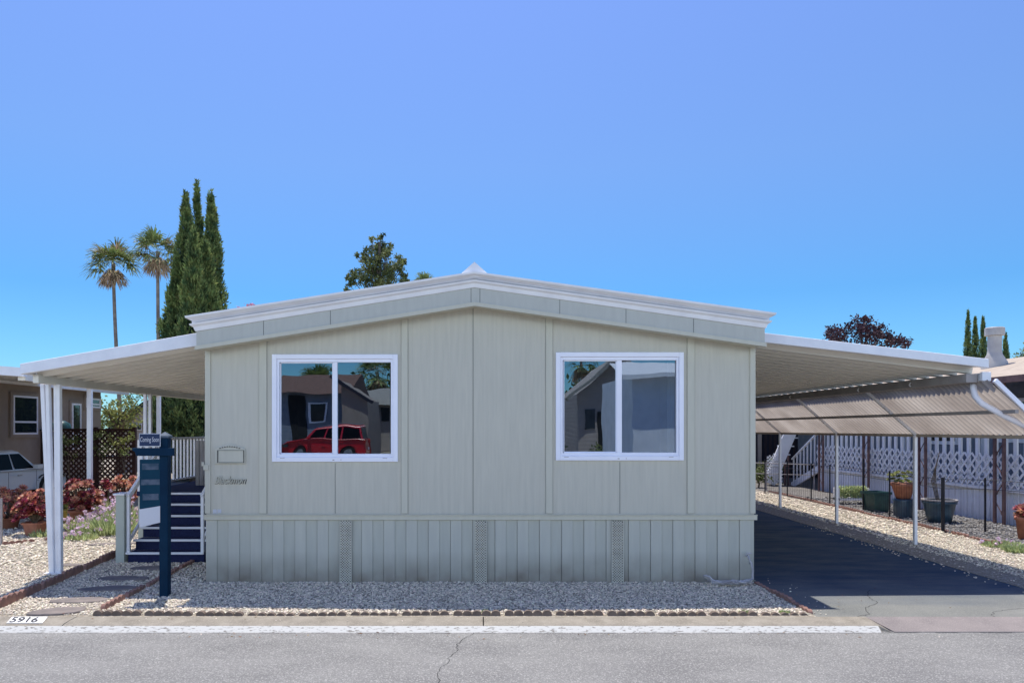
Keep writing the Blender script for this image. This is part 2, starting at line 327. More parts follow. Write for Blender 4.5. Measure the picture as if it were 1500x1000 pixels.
# ------------------------------------------------------------------ camera, light
cam = bpy.data.cameras.new('camera'); co = bpy.data.objects.new('camera', cam); C.objects.link(co)
co.location = (0, 0, EYE); co.rotation_euler = (PI/2, 0, 0)
cam.sensor_width = 36; cam.lens = 36 * F / 1500; cam.shift_x = 46/1500; cam.shift_y = 128/1500; cam.clip_end = 3000
sc.camera = co
SD = Vector((-.085, .30, 1.0)).normalized()
el = math.asin(SD.z)
SKY_FILL = (16.6, 18.6, 20.0)
sun = bpy.data.lights.new('sun', 'SUN'); so = bpy.data.objects.new('sun', sun); C.objects.link(so)
sun.energy = 5.5; sun.angle = math.radians(.53); sun.color = (1, .955, .87)
so.rotation_euler = (-SD).to_track_quat('-Z', 'Y').to_euler(); so.location = (0, 0, 30)
w = bpy.data.worlds.new('World'); sc.world = w; w.use_nodes = True; nt = w.node_tree
sky = nt.nodes.new('ShaderNodeTexSky'); sky.sky_type = 'NISHITA'; sky.sun_disc = False
sky.sun_elevation = el; sky.sun_rotation = math.atan2(SD.x, SD.y); sky.air_density = 1.0; sky.dust_density = 0.15; sky.ozone_density = 2.0
NL = nt.links
tcw = nt.nodes.new('ShaderNodeTexCoord'); sxw = nt.nodes.new('ShaderNodeSeparateXYZ'); NL.new(tcw.outputs['Generated'], sxw.inputs[0])
rw = nt.nodes.new('ShaderNodeValToRGB'); els = rw.color_ramp.elements       # sky tint by elevation, dimmed overhead to deepen ground shade (half values, doubled below)
stops = [(0.0, (.19, .36, .50)), (.17, (.165, .335, .49)), (.33, (.335, .425, .56)), (.5, (.45, .49, .66)), (.57, (.30, .38, .66)), (.70, (.15, .21, .46))]
els[0].position = 0; els[0].color = (*stops[0][1], 1); els[1].position = .70; els[1].color = (*stops[-1][1], 1)
for p, c in stops[1:-1]: e_ = els.new(p); e_.color = (*c, 1)
NL.new(sxw.outputs[2], rw.inputs[0])
def vm(op, a, b):
    n = nt.nodes.new('ShaderNodeVectorMath'); n.operation = op
    for i, v in enumerate((a, b)):
        if isinstance(v, tuple): n.inputs[i].default_value = v
        else: NL.new(v, n.inputs[i])
    return n.outputs[0]
def mr(src, a, b, c, d):
    n = nt.nodes.new('ShaderNodeMapRange'); n.interpolation_type = 'SMOOTHSTEP'; NL.new(src, n.inputs[0])
    for i, v in enumerate((a, b, c, d)): n.inputs[1+i].default_value = v
    return n.outputs[0]
def mu(a, b):
    n = nt.nodes.new('ShaderNodeMath'); n.operation = 'MULTIPLY'; NL.new(a, n.inputs[0])
    if isinstance(b, (int, float)): n.inputs[1].default_value = b
    else: NL.new(b, n.inputs[1])
    return n.outputs[0]
blue = vm('MULTIPLY', vm('MULTIPLY', sky.outputs[0], rw.outputs[0]), (2.0, 2.0, 2.0))
# added fill glow low in the sky behind the camera, brightens the shaded facade
sky_fill = mu(mu(mr(sxw.outputs[1], -.15, -.8, 0, 1), mr(sxw.outputs[2], .095, .14, 0, 1)), mr(sxw.outputs[2], .22, .36, 1, 0))
cmb = nt.nodes.new('ShaderNodeCombineXYZ')
for i, k in enumerate((SKY_FILL[0], SKY_FILL[1], SKY_FILL[2])): NL.new(mu(sky_fill, k), cmb.inputs[i])
NL.new(vm('ADD', blue, cmb.outputs[0]), nt.nodes['Background'].inputs[0]); nt.nodes['Background'].inputs[1].default_value = .15
sc.view_settings.view_transform = 'Standard'; sc.view_settings.look = 'None'; sc.view_settings.exposure = 0
sc.cycles.max_bounces = 8; sc.cycles.transparent_max_bounces = 12

# ------------------------------------------------------------------ the ground
YC = 8.05
struct(MB().bx(-900, 900, -900, 1500, -.6, -.30), 'ground', 'far_ground')
struct(MB().bx(-200, 200, -5.5, 7.76, -.25, -.075), 'street', 'asphalt')
struct(MB().bx(-120, 3.66, YC, 70, -.25, 0), 'gravel_yard', 'dirt')
struct(MB().bx(7.0, 120, YC, 70, -.25, -.004), 'side_yard', 'dirt')
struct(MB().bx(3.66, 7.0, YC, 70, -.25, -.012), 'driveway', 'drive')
struct(MB().bx(-200, 200, -60, -5.6, -.25, -.03), 'far_side_yard', 'dirt')
# kerb: rounded concrete section swept along X, joints cut between sections
def curb_section(x0, x1, name):
    prof = [(8.05, -.25), (8.05, .0), (7.90, -.004), (7.80, -.014), (7.765, -.022), (7.69, -.076), (7.69, -.25)]
    return struct(MB().prism([(x0, y, z) for y, z in prof], (x1 - x0, 0, 0)), name, 'concrete')
XJ = PX(708, 7.8); XE = 4.18
for a, b in ((-40, -9.1), (-9.09, -4.40), (-4.39, XJ - .006), (XJ + .006, XE)): curb_section(a, b, 'curb')
struct(MB().prism([(-40, y, z) for y, z in [(7.758, -.0235), (7.750, -.0285), (7.687, -.0755), (7.69, -.079), (7.755, -.034), (7.762, -.026)]], (XE + 40 - .01, 0, 0)), 'curb_paint', 'curb_white')
struct(MB().add([(XE+.012, 8.05, -.002), (XE+.13, 7.70, -.068), (120, 7.70, -.068), (120, 8.05, -.014), (XE+.012, 8.05, -.25), (XE+.13, 7.70, -.25), (120, 7.70, -.25), (120, 8.05, -.25)],
                [(0,1,2,3),(0,4,5,1),(1,5,6,2),(2,6,7,3),(3,7,4,0)]), 'driveway_apron', 'apron')
struct(MB().add([(XE, 8.05, 0), (XE, 7.765, -.022), (XE+.10, 7.70, -.072), (XE, 7.69, -.2), (XE+.05, 8.05, -.012)], [(0,1,2,4), (1,3,2)]), 'curb_end', 'concrete')
struct(MB().bx(-200, 200, -5.6, -5.4, -.25, 0), 'opposite_curb', 'concrete')
# street number painted on the kerb top
x0, x1 = PX(12, 7.9), PX(72, 7.9)
pl = MB().add([(PX(9, 7.805), 7.805, -.0065), (PX(62, 7.805), 7.805, -.0065), (PX(70, 8.03), 8.03, .0050), (PX(18, 8.03), 8.03, .0050)], [(0,1,2,3)])
pn = tag(pl.build('painted_house_number', 'curb_plate', loc=((x0+x1)/2, 7.9, 0)), 'white painted rectangle with black 5916 on top of the curb', 'house number')
text('5916', .25, 'black_paint', pn, Matrix.Translation((PX(39.5, 7.91), 7.908, .0022)) @ Matrix.Rotation(math.radians(2.9), 4, 'X'), shear=-.6, sx=.60, depth=.0005, name='number', bold=.003)
# crack in the street
def crack(pts, wd, name='street_crack'):
    mb = MB(); z = -.0735
    for i in range(len(pts)-1):
        (xa, ya), (xb, yb) = pts[i], pts[i+1]; wa = wd*(.6+.8*random.random())
        mb.add([(xa-wa, ya, z), (xa+wa, ya, z), (xb+wa, yb, z), (xb-wa, yb, z)], [(0,1,2,3)])
    return struct(mb, name, 'crack')
pts = []; y = 7.55; x = PX(686, 7.55)
while y > 4.4:
    pts.append((x, y)); y -= random.uniform(.03, .09); x += random.uniform(-.035, .035) - .003
crack(pts, .004)
pts = [(PX(692, 7.68), 7.72), (PX(694, 7.6), 7.66), (PX(688, 7.6), 7.55)]; crack(pts, .003)
# sealed seam where street meets gutter
mb = MB(); x = -12
while x < 14:
    d = random.uniform(.15, .5); mb.add([(x, 7.684, -.0735), (x+d, 7.684, -.0735), (x+d, 7.676-random.random()*.012, -.0735), (x, 7.676, -.0735)], [(0,1,2,3)]); x += d + random.uniform(0, .3)
struct(mb, 'gutter_seam', 'crack')

# pebbles -- real little stones
def ico():
    bm = bmesh.new(); bmesh.ops.create_icosphere(bm, subdivisions=1, radius=1)
    V = np.array([v.co[:] for v in bm.verts]); Fc = np.array([[v.index for v in f.verts] for f in bm.faces]); bm.free(); return V, Fc
IV, IF = ico()
def pebbles(name, regions, m, label_kind='stuff'):
    P = []; S = []
    for (xa, xb, ya, yb, dens, s, z) in regions:
        n = int((xb(0) if callable(xb) else xb - xa) * (yb - ya) * dens)
        p = np.stack([RNG.uniform(xa, xb, n), RNG.uniform(ya, yb, n), np.full(n, z) + RNG.uniform(-.3, .35, n)*s], 1)
        P.append(p); S.append(s * RNG.uniform(.55, 1.25, n))
    P = np.concatenate(P); S = np.concatenate(S); n = len(P)
    sc3 = S[:, None] * np.stack([RNG.uniform(.7, 1.2, n), RNG.uniform(.7, 1.2, n), RNG.uniform(.45, .8, n)], 1)
    V = IV[None] * RNG.uniform(.8, 1.2, (n, len(IV), 1)) * sc3[:, None]
    a = RNG.uniform(0, 2*PI, n); c, s_ = np.cos(a)[:, None], np.sin(a)[:, None]
    tl = RNG.normal(0, .35, n)[:, None]
    x = V[..., 0]*c - V[..., 1]*s_; y = V[..., 0]*s_ + V[..., 1]*c; z = V[..., 2] + tl * V[..., 0] * .5
    V = np.stack([x, y, z], -1) + P[:, None]
    Fc = IF[None] + (np.arange(n) * len(IV))[:, None, None]
    o = npmesh(name, V.reshape(-1, 3), Fc.reshape(-1, 3), m, smooth=False)
    return tag(o, kind='stuff')
o = pebbles('gravel', [(-6.2, 3.62, 8.12, 9.86, 1850, .0135, .003), (-6.2, 3.62, 8.12, 9.86, 60, .022, .004), (3.68, 4.1, 8.15, 10.5, 26, .011, -.008), (-8, 3.6, 7.84, 8.07, 12, .010, -.004), (-4, 6, 7.4, 7.66, 5, .009, -.072), (-9.5, -6.2, 8.12, 11, 1100, .015, .004), (-6.2, -5.4, 9.86, 13, 900, .018, .004),
                       (-5.9, -3.7, 9.86, 11.3, 1000, .017, .004), (-9.5, -6.2, 11, 15, 420, .024, .004), (-14, -9.5, 11, 19, 120, .03, .0)], 'pebble')
tag(o, 'cream and brown pebbles covering the front yard', 'gravel')
o = pebbles('gravel', [(7.45, 9.2, 8.4, 14, 620, .016, .0), (6.75, 7.45, 8.4, 16, 45, .014, -.004), (7.55, 9.2, 14, 24, 160, .030, .0), (9.2, 11.0, 8.4, 12.6, 300, .022, 0)], 'pebble')
tag(o, 'tan pebble strip between the driveway and the wire fence', 'gravel')
struct(MB().bx(9.28, 11.2, 12.7, 30, -.02, .008), 'garden_bed', 'darksoil')
o = pebbles('gravel', [(9.35, 11.15, 12.75, 16, 300, .028, .01), (9.35, 11.15, 16, 22, 110, .04, .01)], 'pebble_dark')
tag(o, 'dark grey stones in the bed in front of the white skirting', 'stones')

# ------------------------------------------------------------------ scalloped edging
def edging_piece(n, m, r=.052, th=.05, h=.06):
    mb = MB(); prof = []
    L = n * 2 * r
    pts = [(-L/2, -.03)]
    for i in range(n):
        for k in range(0, 9):
            a = PI - PI*k/8; pts.append((-L/2 + r + 2*r*i + r*math.cos(a)*.97, h*.45 + r*math.sin(a)*.8))
    pts.append((L/2, -.03))
    mb.prism([(x, -th/2, z) for x, z in pts], (0, th, 0))
    me = mb.build('tmp', m, bevel=0); d = me.data; bpy.data.objects.remove(me); return d, L
EP = {}
def edge_row(p, q, label, group, m='terra', n=5, sag=.0, gaps=(), r=.052, h=.06):
    key = (m, n, r, h)
    if key not in EP: EP[key] = edging_piece(n, m, r, .05, h)
    d, L = EP[key]; p = Vector(p); q = Vector(q); dv = (q - p); D = dv.length; k = max(1, int(D / (L + .015))); a = math.atan2(dv.y, dv.x)
    for i in range(k):
        if i in gaps: continue
        c = p + dv * ((i + .5) / k)
        o = bpy.data.objects.new('scalloped_edging', d); C.objects.link(o)
        o.location = (c.x, c.y + random.uniform(-.012, .012), c.z - random.uniform(0, .03) - sag)
        o.rotation_euler = (random.uniform(-.08, .08), random.uniform(-.02, .02), a + random.uniform(-.03, .03))
        tag(o, label, 'edging', group)
edge_row((PX(135, 8.12), 8.12, 0), (3.62, 8.12, 0), 'weathered scalloped edging brick in the row behind the street curb', 'edging bricks along the curb', 'terra_grey', sag=.012)
edge_row((-5.45, 8.15, .02), (-5.88, 12.4, .02), 'reddish scalloped edging brick on the left side of the stepping stone path', 'edging bricks left of the path', r=.055, h=.14)
edge_row((-4.25, 8.30, .0), (-4.42, 11.9, .0), 'reddish scalloped edging brick on the right side of the stepping stone path', 'edging bricks right of the path', h=.085)
edge_row((3.64, 9.8, 0), (3.66, 8.18, 0), 'small scalloped edging brick between front gravel and driveway', 'edging bricks along the driveway', sag=.012)
edge_row((9.05, 12.0, 0), (9.22, 14.5, 0), 'edging brick beside the wire fence, near the street', 'near edging bricks of the side garden')
edge_row((9.22, 14.55, 0), (9.36, 24.0, 0), 'edging brick beside the wire fence, toward the back', 'far edging bricks of the side garden')
edge_row((-9.3, 13.4, 0), (-8.5, 12.9, 0), 'edging brick in front of the red succulents, left curve', 'edging bricks around the succulent bed')
edge_row((-8.45, 12.9, 0), (-7.6, 14.0, 0), 'edging brick in front of the red succulents, right curve', 'edging bricks around the succulent bed, right curve')

# stepping stones
def stone(cx, cy, rx, ry, rz, label, z=.012):
    pts = []
    n = 14
    for k in range(n):
        a = 2*PI*k/n; rr = 1 + random.uniform(-.08, .08)
        pts.append((cx + rx*rr*math.cos(a)*math.cos(rz) - ry*rr*math.sin(a)*math.sin(rz), cy + rx*rr*math.cos(a)*math.sin(rz) + ry*rr*math.sin(a)*math.cos(rz), z-.02))
    tag(MB().prism(pts, (0, 0, .04)).build('stepping_stone', 'stone', bevel=.006, loc=(cx, cy, 0)), label, 'stepping stone')
for (px, py, rx, ry, rz, lb) in [(84, 896, .30, .16, .3, 'oval slate stepping stone nearest the painted curb number'), (118, 880, .34, .14, .1, 'second slate stepping stone on the path, half in sun'),
        (160, 863, .36, .15, .2, 'shaded stepping stone in the middle of the path'), (180, 848, .34, .15, 0, 'shaded stepping stone between middle of path and steps'),
        (222, 833, .30, .15, 0, 'stepping stone just in front of the porch steps'), (105, 828, .30, .09, 0, 'flat stone set in the gravel right of the white column'),
        (165, 797, .45, .12, .2, 'flat stone in front of the green flowering plants'), (175, 788, .35, .1, 0, 'flat stone behind another, beside the newel box')]:
    Y = EYE*F/(py-628); stone(PX(px, Y), Y, rx, ry, rz, lb, z=.002)

# ------------------------------------------------------------------ the house
YF = 9.60
RP = [(-3.70, 3.49), (-.08, 4.06), (3.70, 3.53)]          # roof line at the front (X, top z)
def zt(x):
    if x < RP[1][0]: a, b = RP[0], RP[1]
    else: a, b = RP[1], RP[2]
    return a[1] + (b[1]-a[1])*(x-a[0])/(b[0]-a[0])
house = thing('mobile_home', 'grey green mobile home with low gable front and two white windows', 'house', (0, YW, 0))
XL, XR = -3.655, 3.645; ZB = PZ(757, YW); HY = 26.0
WIN = [(PX(399, YW), PX(583, YW), PZ(676, YW), PZ(519, YW)), (PX(814, YW), PX(1001, YW), PZ(674, YW), PZ(516, YW))]
def wt(x): return zt(x) - .34
mb = MB()
def strip(xa, xb, z0a, top=None):
    if xa < -.08 < xb: strip(xa, -.08, z0a, top); strip(-.08, xb, z0a, top); return
    za, zb = (top, top) if top else (wt(xa), wt(xb))
    mb.prism([(xa, YW, z0a), (xb, YW, z0a), (xb, YW, zb), (xa, YW, za)], (0, .09, 0))
e = .07
(a0, a1, a2, a3), (b0, b1, b2, b3) = WIN
strip(XL, a0+e, ZB); strip(a0+e, a1-e, ZB, a2+e); strip(a0+e, a1-e, a3-e); strip(a1-e, b0+e, ZB); strip(b0+e, b1-e, ZB, b2+e); strip(b0+e, b1-e, b3-e); strip(b1-e, XR, ZB)
mb.build('front_wall', 'siding', house)
mb = MB(); mb.bx(XL, XL+.09, YW+.09, HY, .0, 3.2); mb.bx(XR-.09, XR, YW+.09, HY, .0, 3.2); mb.bx(XL, XR, HY, HY+.09, 0, 3.3)
mb.build('side_wall', 'siding_flat', house)
# battens, corner boards, belt trim, seams
mb = MB()
for pa, pb in ((380, 391), (588, 597.5), (799.5, 809.5), (1006.5, 1017)):
    x0, x1 = PX(pa, YW), PX(pb, YW); MB().prism([(x0, YW-.018, ZB+.05), (x1, YW-.018, ZB+.05), (x1, YW-.018, wt(x1)-.02), (x0, YW-.018, wt(x0)-.02)], (0, .017, 0)).build('batten', 'siding_flat', house, bevel=.003)
for x0, x1 in ((XL-.012, XL+.06), (XR-.06, XR+.012)):
    MB().bx(x0, x1, YW-.02, YW+.4, ZB+.05, min(wt(x0), wt(x1))-.02).build('corner_board', 'siding_flat', house, bevel=.003)
mb = MB(); mb.bx(XL-.02, XR+.03, YW-.035, YW-.001, ZB-.035, ZB+.025); mb.bx(XL-.02, XR+.03, YW-.05, YW-.034, ZB+.026, ZB+.04)
mb.build('belt_trim', 'siding_flat', house, bevel=.004)
mb = MB()
for p in (380, 391, 588, 597.5, 693, 799.5, 809.5, 1006.5, 1017, 491, 908):
    x = PX(p, YW); top = WIN[0][2]-.02 if p == 491 else WIN[1][2]-.02 if p == 908 else wt(x)-.03
    mb.bx(x-.003, x+.003, YW-.003, YW+.01, ZB+.05, top)
mb.build('panel_seam', 'seam', house)
# skirting: boards alternately raised
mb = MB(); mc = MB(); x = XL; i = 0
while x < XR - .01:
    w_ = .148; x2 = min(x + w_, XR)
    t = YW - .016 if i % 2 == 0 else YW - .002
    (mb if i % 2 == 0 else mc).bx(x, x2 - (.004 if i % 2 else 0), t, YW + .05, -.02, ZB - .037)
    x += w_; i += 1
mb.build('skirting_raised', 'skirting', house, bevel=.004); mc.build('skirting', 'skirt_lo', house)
for p0, p1 in ((499, 515), (696, 712), (896, 912)):
    x0, x1 = PX(p0, YW), PX(p1, YW)
    v = MB().bx(x0, x1, YW-.030, YW-.025, .0, ZB-.045).build('skirting_vent', 'dark', house)
    g = MB(); lat(g, 'Y', YW-.036, x0, x1, .0, ZB-.045, .034, .011, .003); g.bx(x0-.006, x0+.004, YW-.045, YW-.024, 0, ZB-.042); g.bx(x1-.004, x1+.006, YW-.045, YW-.024, 0, ZB-.042)
    g.build('vent_mesh', 'vent', v)
# windows
def window(x0, x1, z0, z1, panes):
    f = MB(); c = .062; y0, y1 = YW - .03, YW + .02
    f.bx(x0, x0+c, y0, y1, z0, z1); f.bx(x1-c, x1, y0, y1, z0, z1); f.bx(x0+c, x1-c, y0, y1, z0, z0+c); f.bx(x0+c, x1-c, y0, y1, z1-c, z1)
    d = .095
    f.bx(x0+c, x0+d, y0+.02, y1+.05, z0+c, z1-c); f.bx(x1-d, x1-c, y0+.02, y1+.05, z0+c, z1-c)
    f.bx(x0+d, x1-d, y0+.02, y1+.05, z0+c, z0+d+.01); f.bx(x0+d, x1-d, y0+.02, y1+.05, z1-d-.01, z1-c)
    fr = f.build('window', 'vinyl', house, bevel=.004)
    pa, pb, pc, pd = panes; s = MB(); zz0, zz1 = z0+d+.01, z1-d-.01
    s.bx(pb, pc, y0+.032, y1+.04, zz0, zz1)
    s.bx(pb-.012, pb, y0+.045, y1+.04, zz0, zz1); s.bx(pa, pa+.012, y0+.045, y1+.04, zz0, zz1); s.bx(pa, pb, y0+.045, y1+.04, zz1-.012, zz1); s.bx(pa, pb, y0+.045, y1+.04, zz0, zz0+.012)
    s.build('sash', 'vinyl', fr, bevel=.002)
    for xa, xb, tilt in ((pa+.012, pb-.012, .0058), (pc, pd, .0060)):
        zc = (zz0+zz1)/2; h = (zz1-zz0)/2; yy = y1 + .01
        g = MB().add([(xa, yy + h*tilt, zz0), (xb, yy + h*tilt, zz0), (xb, yy - h*tilt, zz1), (xa, yy - h*tilt, zz1)], [(0,1,2,3)])
        g.build('pane', 'pane', fr)
    for l in (MB().bx((x0+x1)/2-.03, (x0+x1)/2-.005, y0-.004, y0, z0+.02, z0+.03), MB().bx((x0+x1)/2+.08, (x0+x1)/2+.086, y0-.004, y0, z0+.02, z0+.034),
        MB().bx(x0+.11, x0+.17, y0-.002, y0, z0+.045, z0+.051), MB().bx(x1-.2, x1-.14, y0-.002, y0, z0+.045, z0+.051)): l.build('weep_cover', 'greyboards', fr)
window(*WIN[0], [PX(p, YW) for p in (410, 487.5, 494, 571)])
window(*WIN[1], [PX(p, YW) for p in (825.5, 903.5, 911, 989.5)])
# dim rooms behind the panes
mb = MB()
for (x0, x1, z0, z1) in WIN:
    X0, X1 = x0-.5, x1+.5
    mb.bx(X0, X1, 13, 13.05, .9, 3.1).bx(X0, X0+.05, YW+.1, 13, .9, 3.1).bx(X1-.05, X1, YW+.1, 13, .9, 3.1).bx(X0, X1, YW+.1, 13, .85, .9).bx(X0, X1, YW+.1, 13, 2.95, 3.0)
mb.build('interior', 'room', house)
mb = MB(); x0 = PX(976, YW+.2); n = 14
top = [(x0 + .012*i, YW+.16+.02*math.sin(i*1.5)) for i in range(n)]
for i in range(n-1): mb.add([(top[i][0], top[i][1], 1.5), (top[i+1][0], top[i+1][1], 1.5), (top[i+1][0], top[i+1][1], 2.95), (top[i][0], top[i][1], 2.95)], [(0,1,2,3)])
mb.build('curtain', 'curtain', house)
# roof, fascia, crown gutter
mb = MB()
for xa, xb in ((-3.75, -.08), (-.08, 3.75)):
    mb.prism([(xa, 9.60, zt(xa)-.02), (xb, 9.60, zt(xb)-.02), (xb, 9.60, zt(xb)-.08), (xa, 9.60, zt(xa)-.08)], (0, HY+.3-9.6, 0))
roof = mb.build('roof', 'alu', house)
def sweep(prof, name, m, parent, ends=3.69, bev=0):
    mb = MB(); n = len(prof)
    for side in (-1, 1):
        xe = [side * (ends + max(0, (YF - y))) for y, dz in prof]
        A = [(-.08, y, RP[1][1] + dz) for y, dz in prof]; B = [(x, y, zt(side*3.7) + dz) for x, (y, dz) in zip(xe, prof)]
        mb.add(A + B, [(i, (i+1) % n, (i+1) % n + n, i + n) for i in range(n)] + [tuple(range(n, 2*n))])
    return mb.build(name, m, parent, bevel=bev)
sweep([(9.49, 0), (9.495, -.024), (9.565, -.062), (9.575, -.072), (9.66, -.072), (9.66, .0)], 'roof_gutter', 'white', house)
sweep([(9.53, -.096), (9.538, -.115), (9.57, -.135), (9.588, -.185), (9.66, -.185), (9.66, -.096)], 'roof_moulding', 'white', house)
sweep([(YF, -.186), (YF, -.375), (YF+.05, -.375), (YF+.05, -.186)], 'fascia', 'fascia', house)
sweep([(YF-.018, -.376), (YF-.018, -.425), (YF+.06, -.425), (YF+.06, -.376)], 'fascia_trim', 'siding_flat', house)
sweep([(YF+.06, -.392), (YF+.06, -.412), (YW+.02, -.412), (YW+.02, -.392)], 'soffit', 'siding_flat', house, ends=3.66)
mb = MB()
for p in (386, 484, 690, 703, 820, 917, 1016):
    x = PX(p, YF); MB().bx(x-.003, x+.003, YF-.002, YF+.02, zt(x)-.372, zt(x)-.188).build('fascia_joint', 'seam', house)

xc = -.08; mb = MB()
mb.add([(xc-.22, 9.54, 4.0), (xc+.22, 9.54, 4.0), (xc, 9.54, 4.195), (xc-.22, 24, 4.0), (xc+.22, 24, 4.0), (xc, 24, 4.195)], [(0,1,2),(3,5,4),(0,2,5,3),(1,4,5,2),(0,3,4,1)])
mb.build('ridge_cap', 'alu', house)
# number plaque, name board, sticker, hinge
zc = lambda y: PZ(y, YW)
pl = MB(); xa, xb = PX(315, YW), PX(360, YW); zb, zz = zc(679), zc(659); cx = (xa+xb)/2; y0 = YW-.022
arch = [(xa, zb), (xb, zb), (xb, zz)] + [(cx + (xb-cx)*math.cos(t), zz + .055*math.sin(t)**.8 + (.02 if abs(t-PI/2) < .3 else 0)) for t in [PI*k/12 for k in range(1, 12)]] + [(xa, zz)]
pl.prism([(x, y0, z) for x, z in arch], (0, .02, 0)); plaque = pl.build('house_number_plaque', 'siding_flat', house, bevel=.003)
mb = MB().bx(xa+.06, xb-.02, y0-.008, y0-.001, zb+.015, zb+.02).bx(xa+.04, xa+.05, y0-.008, y0-.001, zb+.015, zz).bx(xb-.022, xb-.014, y0-.008, y0-.001, zb+.015, zz).bx(xa+.05, xb-.02, y0-.008, y0-.001, zz-.004, zz)
mb.build('plaque_frame', 'crack', plaque)
mb = MB()
for k in range(9):
    t = -0.8 + 1.6*k/8; x = cx + t*.16; z = zz + .012 + .034*(1-t*t)
    mb.tube([(x-.009, y0-.004, z-.004), (x, y0-.004, z+.006), (x+.009, y0-.004, z-.002)], .005, 5)
mb.build('scrollwork', 'crack', plaque)
text('Blackmon', .145, 'siding_flat', house, Matrix.Translation((PX(337, YW), YW-.012, zc(703))) @ Matrix.Rotation(PI/2, 4, 'X'), shear=.4, sx=.72, depth=.008, name='lettering_and_shadow')
text('Blackmon', .149, 'crack', house, Matrix.Translation((PX(337, YW)+.002, YW-.003, zc(703)-.006)) @ Matrix.Rotation(PI/2, 4, 'X'), shear=.4, sx=.72, depth=.0015, name='lettering_and_shadow')  # dark copy set behind and lower: painted drop shadow of the letters
mb = MB(); random.seed(3)
for i in range(2):
    for j in range(4): mb.bx(PX(312, YW)+i*.06+j*.013, PX(312, YW)+i*.06+j*.013+.012, YW-.004, YW-.0012, zc(752)+random.random()*.012, zc(745)-random.random()*.01)
mb.build('sticker', 'paper', house)
mb = MB().bx(XL-.03, XL+.04, YW-.034, YW-.021, zc(688), zc(680)); mb.bx(XL-.05, XL-.02, YW-.04, YW-.02, zc(682), zc(676)); mb.build('hinge_plate', 'siding_flat', house, bevel=.003)
# spigot with hose
hx = PX(1098, 9.75); hose = thing('garden_hose', 'grey hose bundle hanging from a spigot at the right house corner', 'hose', (hx, 9.75, 0))
mb = MB().tube([(hx-.01, YW, .36), (hx-.01, 9.76, .36), (hx-.01, 9.74, .33)], .014, 8); mb.tube([(hx-.04, 9.76, .40), (hx+.03, 9.76, .40)], .01, 8); mb.tube([(hx-.01, 9.76, .36), (hx-.01, 9.76, .40)], .006, 6)
mb.build('spigot', 'hose', hose)
mb = MB()
for k in range(5):
    r = .028 - .002*k; ox = .014*k
    path = [(hx-.01+ox*.4, 9.745+.01*k, .34-.02*k)]
    for t in range(1, 6): path.append((hx+.012*t*(1 if t < 4 else .6)+ox*.3, 9.74+.005*k, .34-.055*t))
    for t in range(1, 10): path.append((hx+.03-.06*t-.01*k, 9.73-.10*math.sin(t*.3)-.03*k, .03+.012*k+.02*math.sin(t*1.3+k*2)))
    for t in range(1, 6): path.append((hx-.52+.04*math.cos(t)-.02*k, 9.70-.03*k+.03*t*.5, .05+.02*k))
    mb.tube(path, .0105, 7)
mb.build('hose_loop', 'hose', hose, smooth=True)

# ------------------------------------------------------------------ awning roofs
def corrugated(mb, xa, za, xb, zb, y0, y1, pitch, depth, thick=.004):
    n = int((y1-y0)/pitch); ys = []; ds = []
    for i in range(n):
        b = y0 + i*pitch
        ys += [b, b+pitch*.58, b+pitch*.64, b+pitch*.94]; ds += [0, 0, -depth, -depth]
    ys.append(y0+n*pitch); ds.append(0)
    vs = []; m = len(ys)
    for y, d in zip(ys, ds): vs += [(xa, y, za+d), (xb, y, zb+d), (xa, y, za+d+thick), (xb, y, zb+d+thick)]
    fs = []
    for i in range(m-1):
        a = 4*i; b = 4*(i+1); fs += [(a, b, b+1, a+1), (a+2, a+3, b+3, b+2), (a, a+2, b+2, b), (a+1, b+1, b+3, a+3)]
    fs += [(0, 1, 3, 2), (4*m-4, 4*m-2, 4*m-1, 4*m-3)]
    return mb.add(vs, fs)
# left: porch awning
aw = thing('porch_awning', 'white corrugated metal awning over the porch left of the house', 'awning', (-5, 9.8, 0))
AXL, AXR = -6.12, -3.66
def az(x): return 2.84 + (x - AXL) / (AXR - AXL) * (3.25 - 2.84)
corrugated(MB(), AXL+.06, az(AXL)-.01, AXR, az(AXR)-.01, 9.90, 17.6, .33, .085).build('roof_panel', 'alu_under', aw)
mb = MB().prism([(AXL, 9.82, az(AXL)-.075), (AXR, 9.82, az(AXR)-.09), (AXR, 9.82, az(AXR)+.085), (AXL, 9.82, az(AXL)+.065)], (0, .07, 0)); mb.build('fascia', 'alu', aw, bevel=.006)
mb = MB().bx(AXL-.01, AXL+.055, 9.90, 17.7, az(AXL)-.07, az(AXL)+.075); mb.build('gutter', 'alu', aw, bevel=.006)
mb = MB().bx(-6.06, -5.98, 10.0, 17.6, 2.66, 2.775); mb.build('beam', 'alu_cream', aw, bevel=.004)
# double column, its outer tube leaning a little
for (dx, dx2, wd, ys) in ((-.165, -.04, .055, 10.44), (-.085, -.012, .05, 10.42), (.01, .03, .045, 10.45), (.07, .09, .05, 10.42)):
    MB().bar((-6.0+dx2-.01, ys, 0), (-6.0+dx-.01, ys, 2.67), wd, wd*1.4, up=(0, 1, 0)).build('post', 'alu', aw, bevel=.006)
MB().bx(-6.13, -5.86, 10.36, 10.52, -.01, .02).build('post_foot', 'alu', aw)
for Y in (13.3, 16.35):
    for dx in (-.05, .04): MB().bx(-6.02+dx, -5.97+dx, Y, Y+.06, 0, 2.67).build('post', 'alu', aw, bevel=.005)
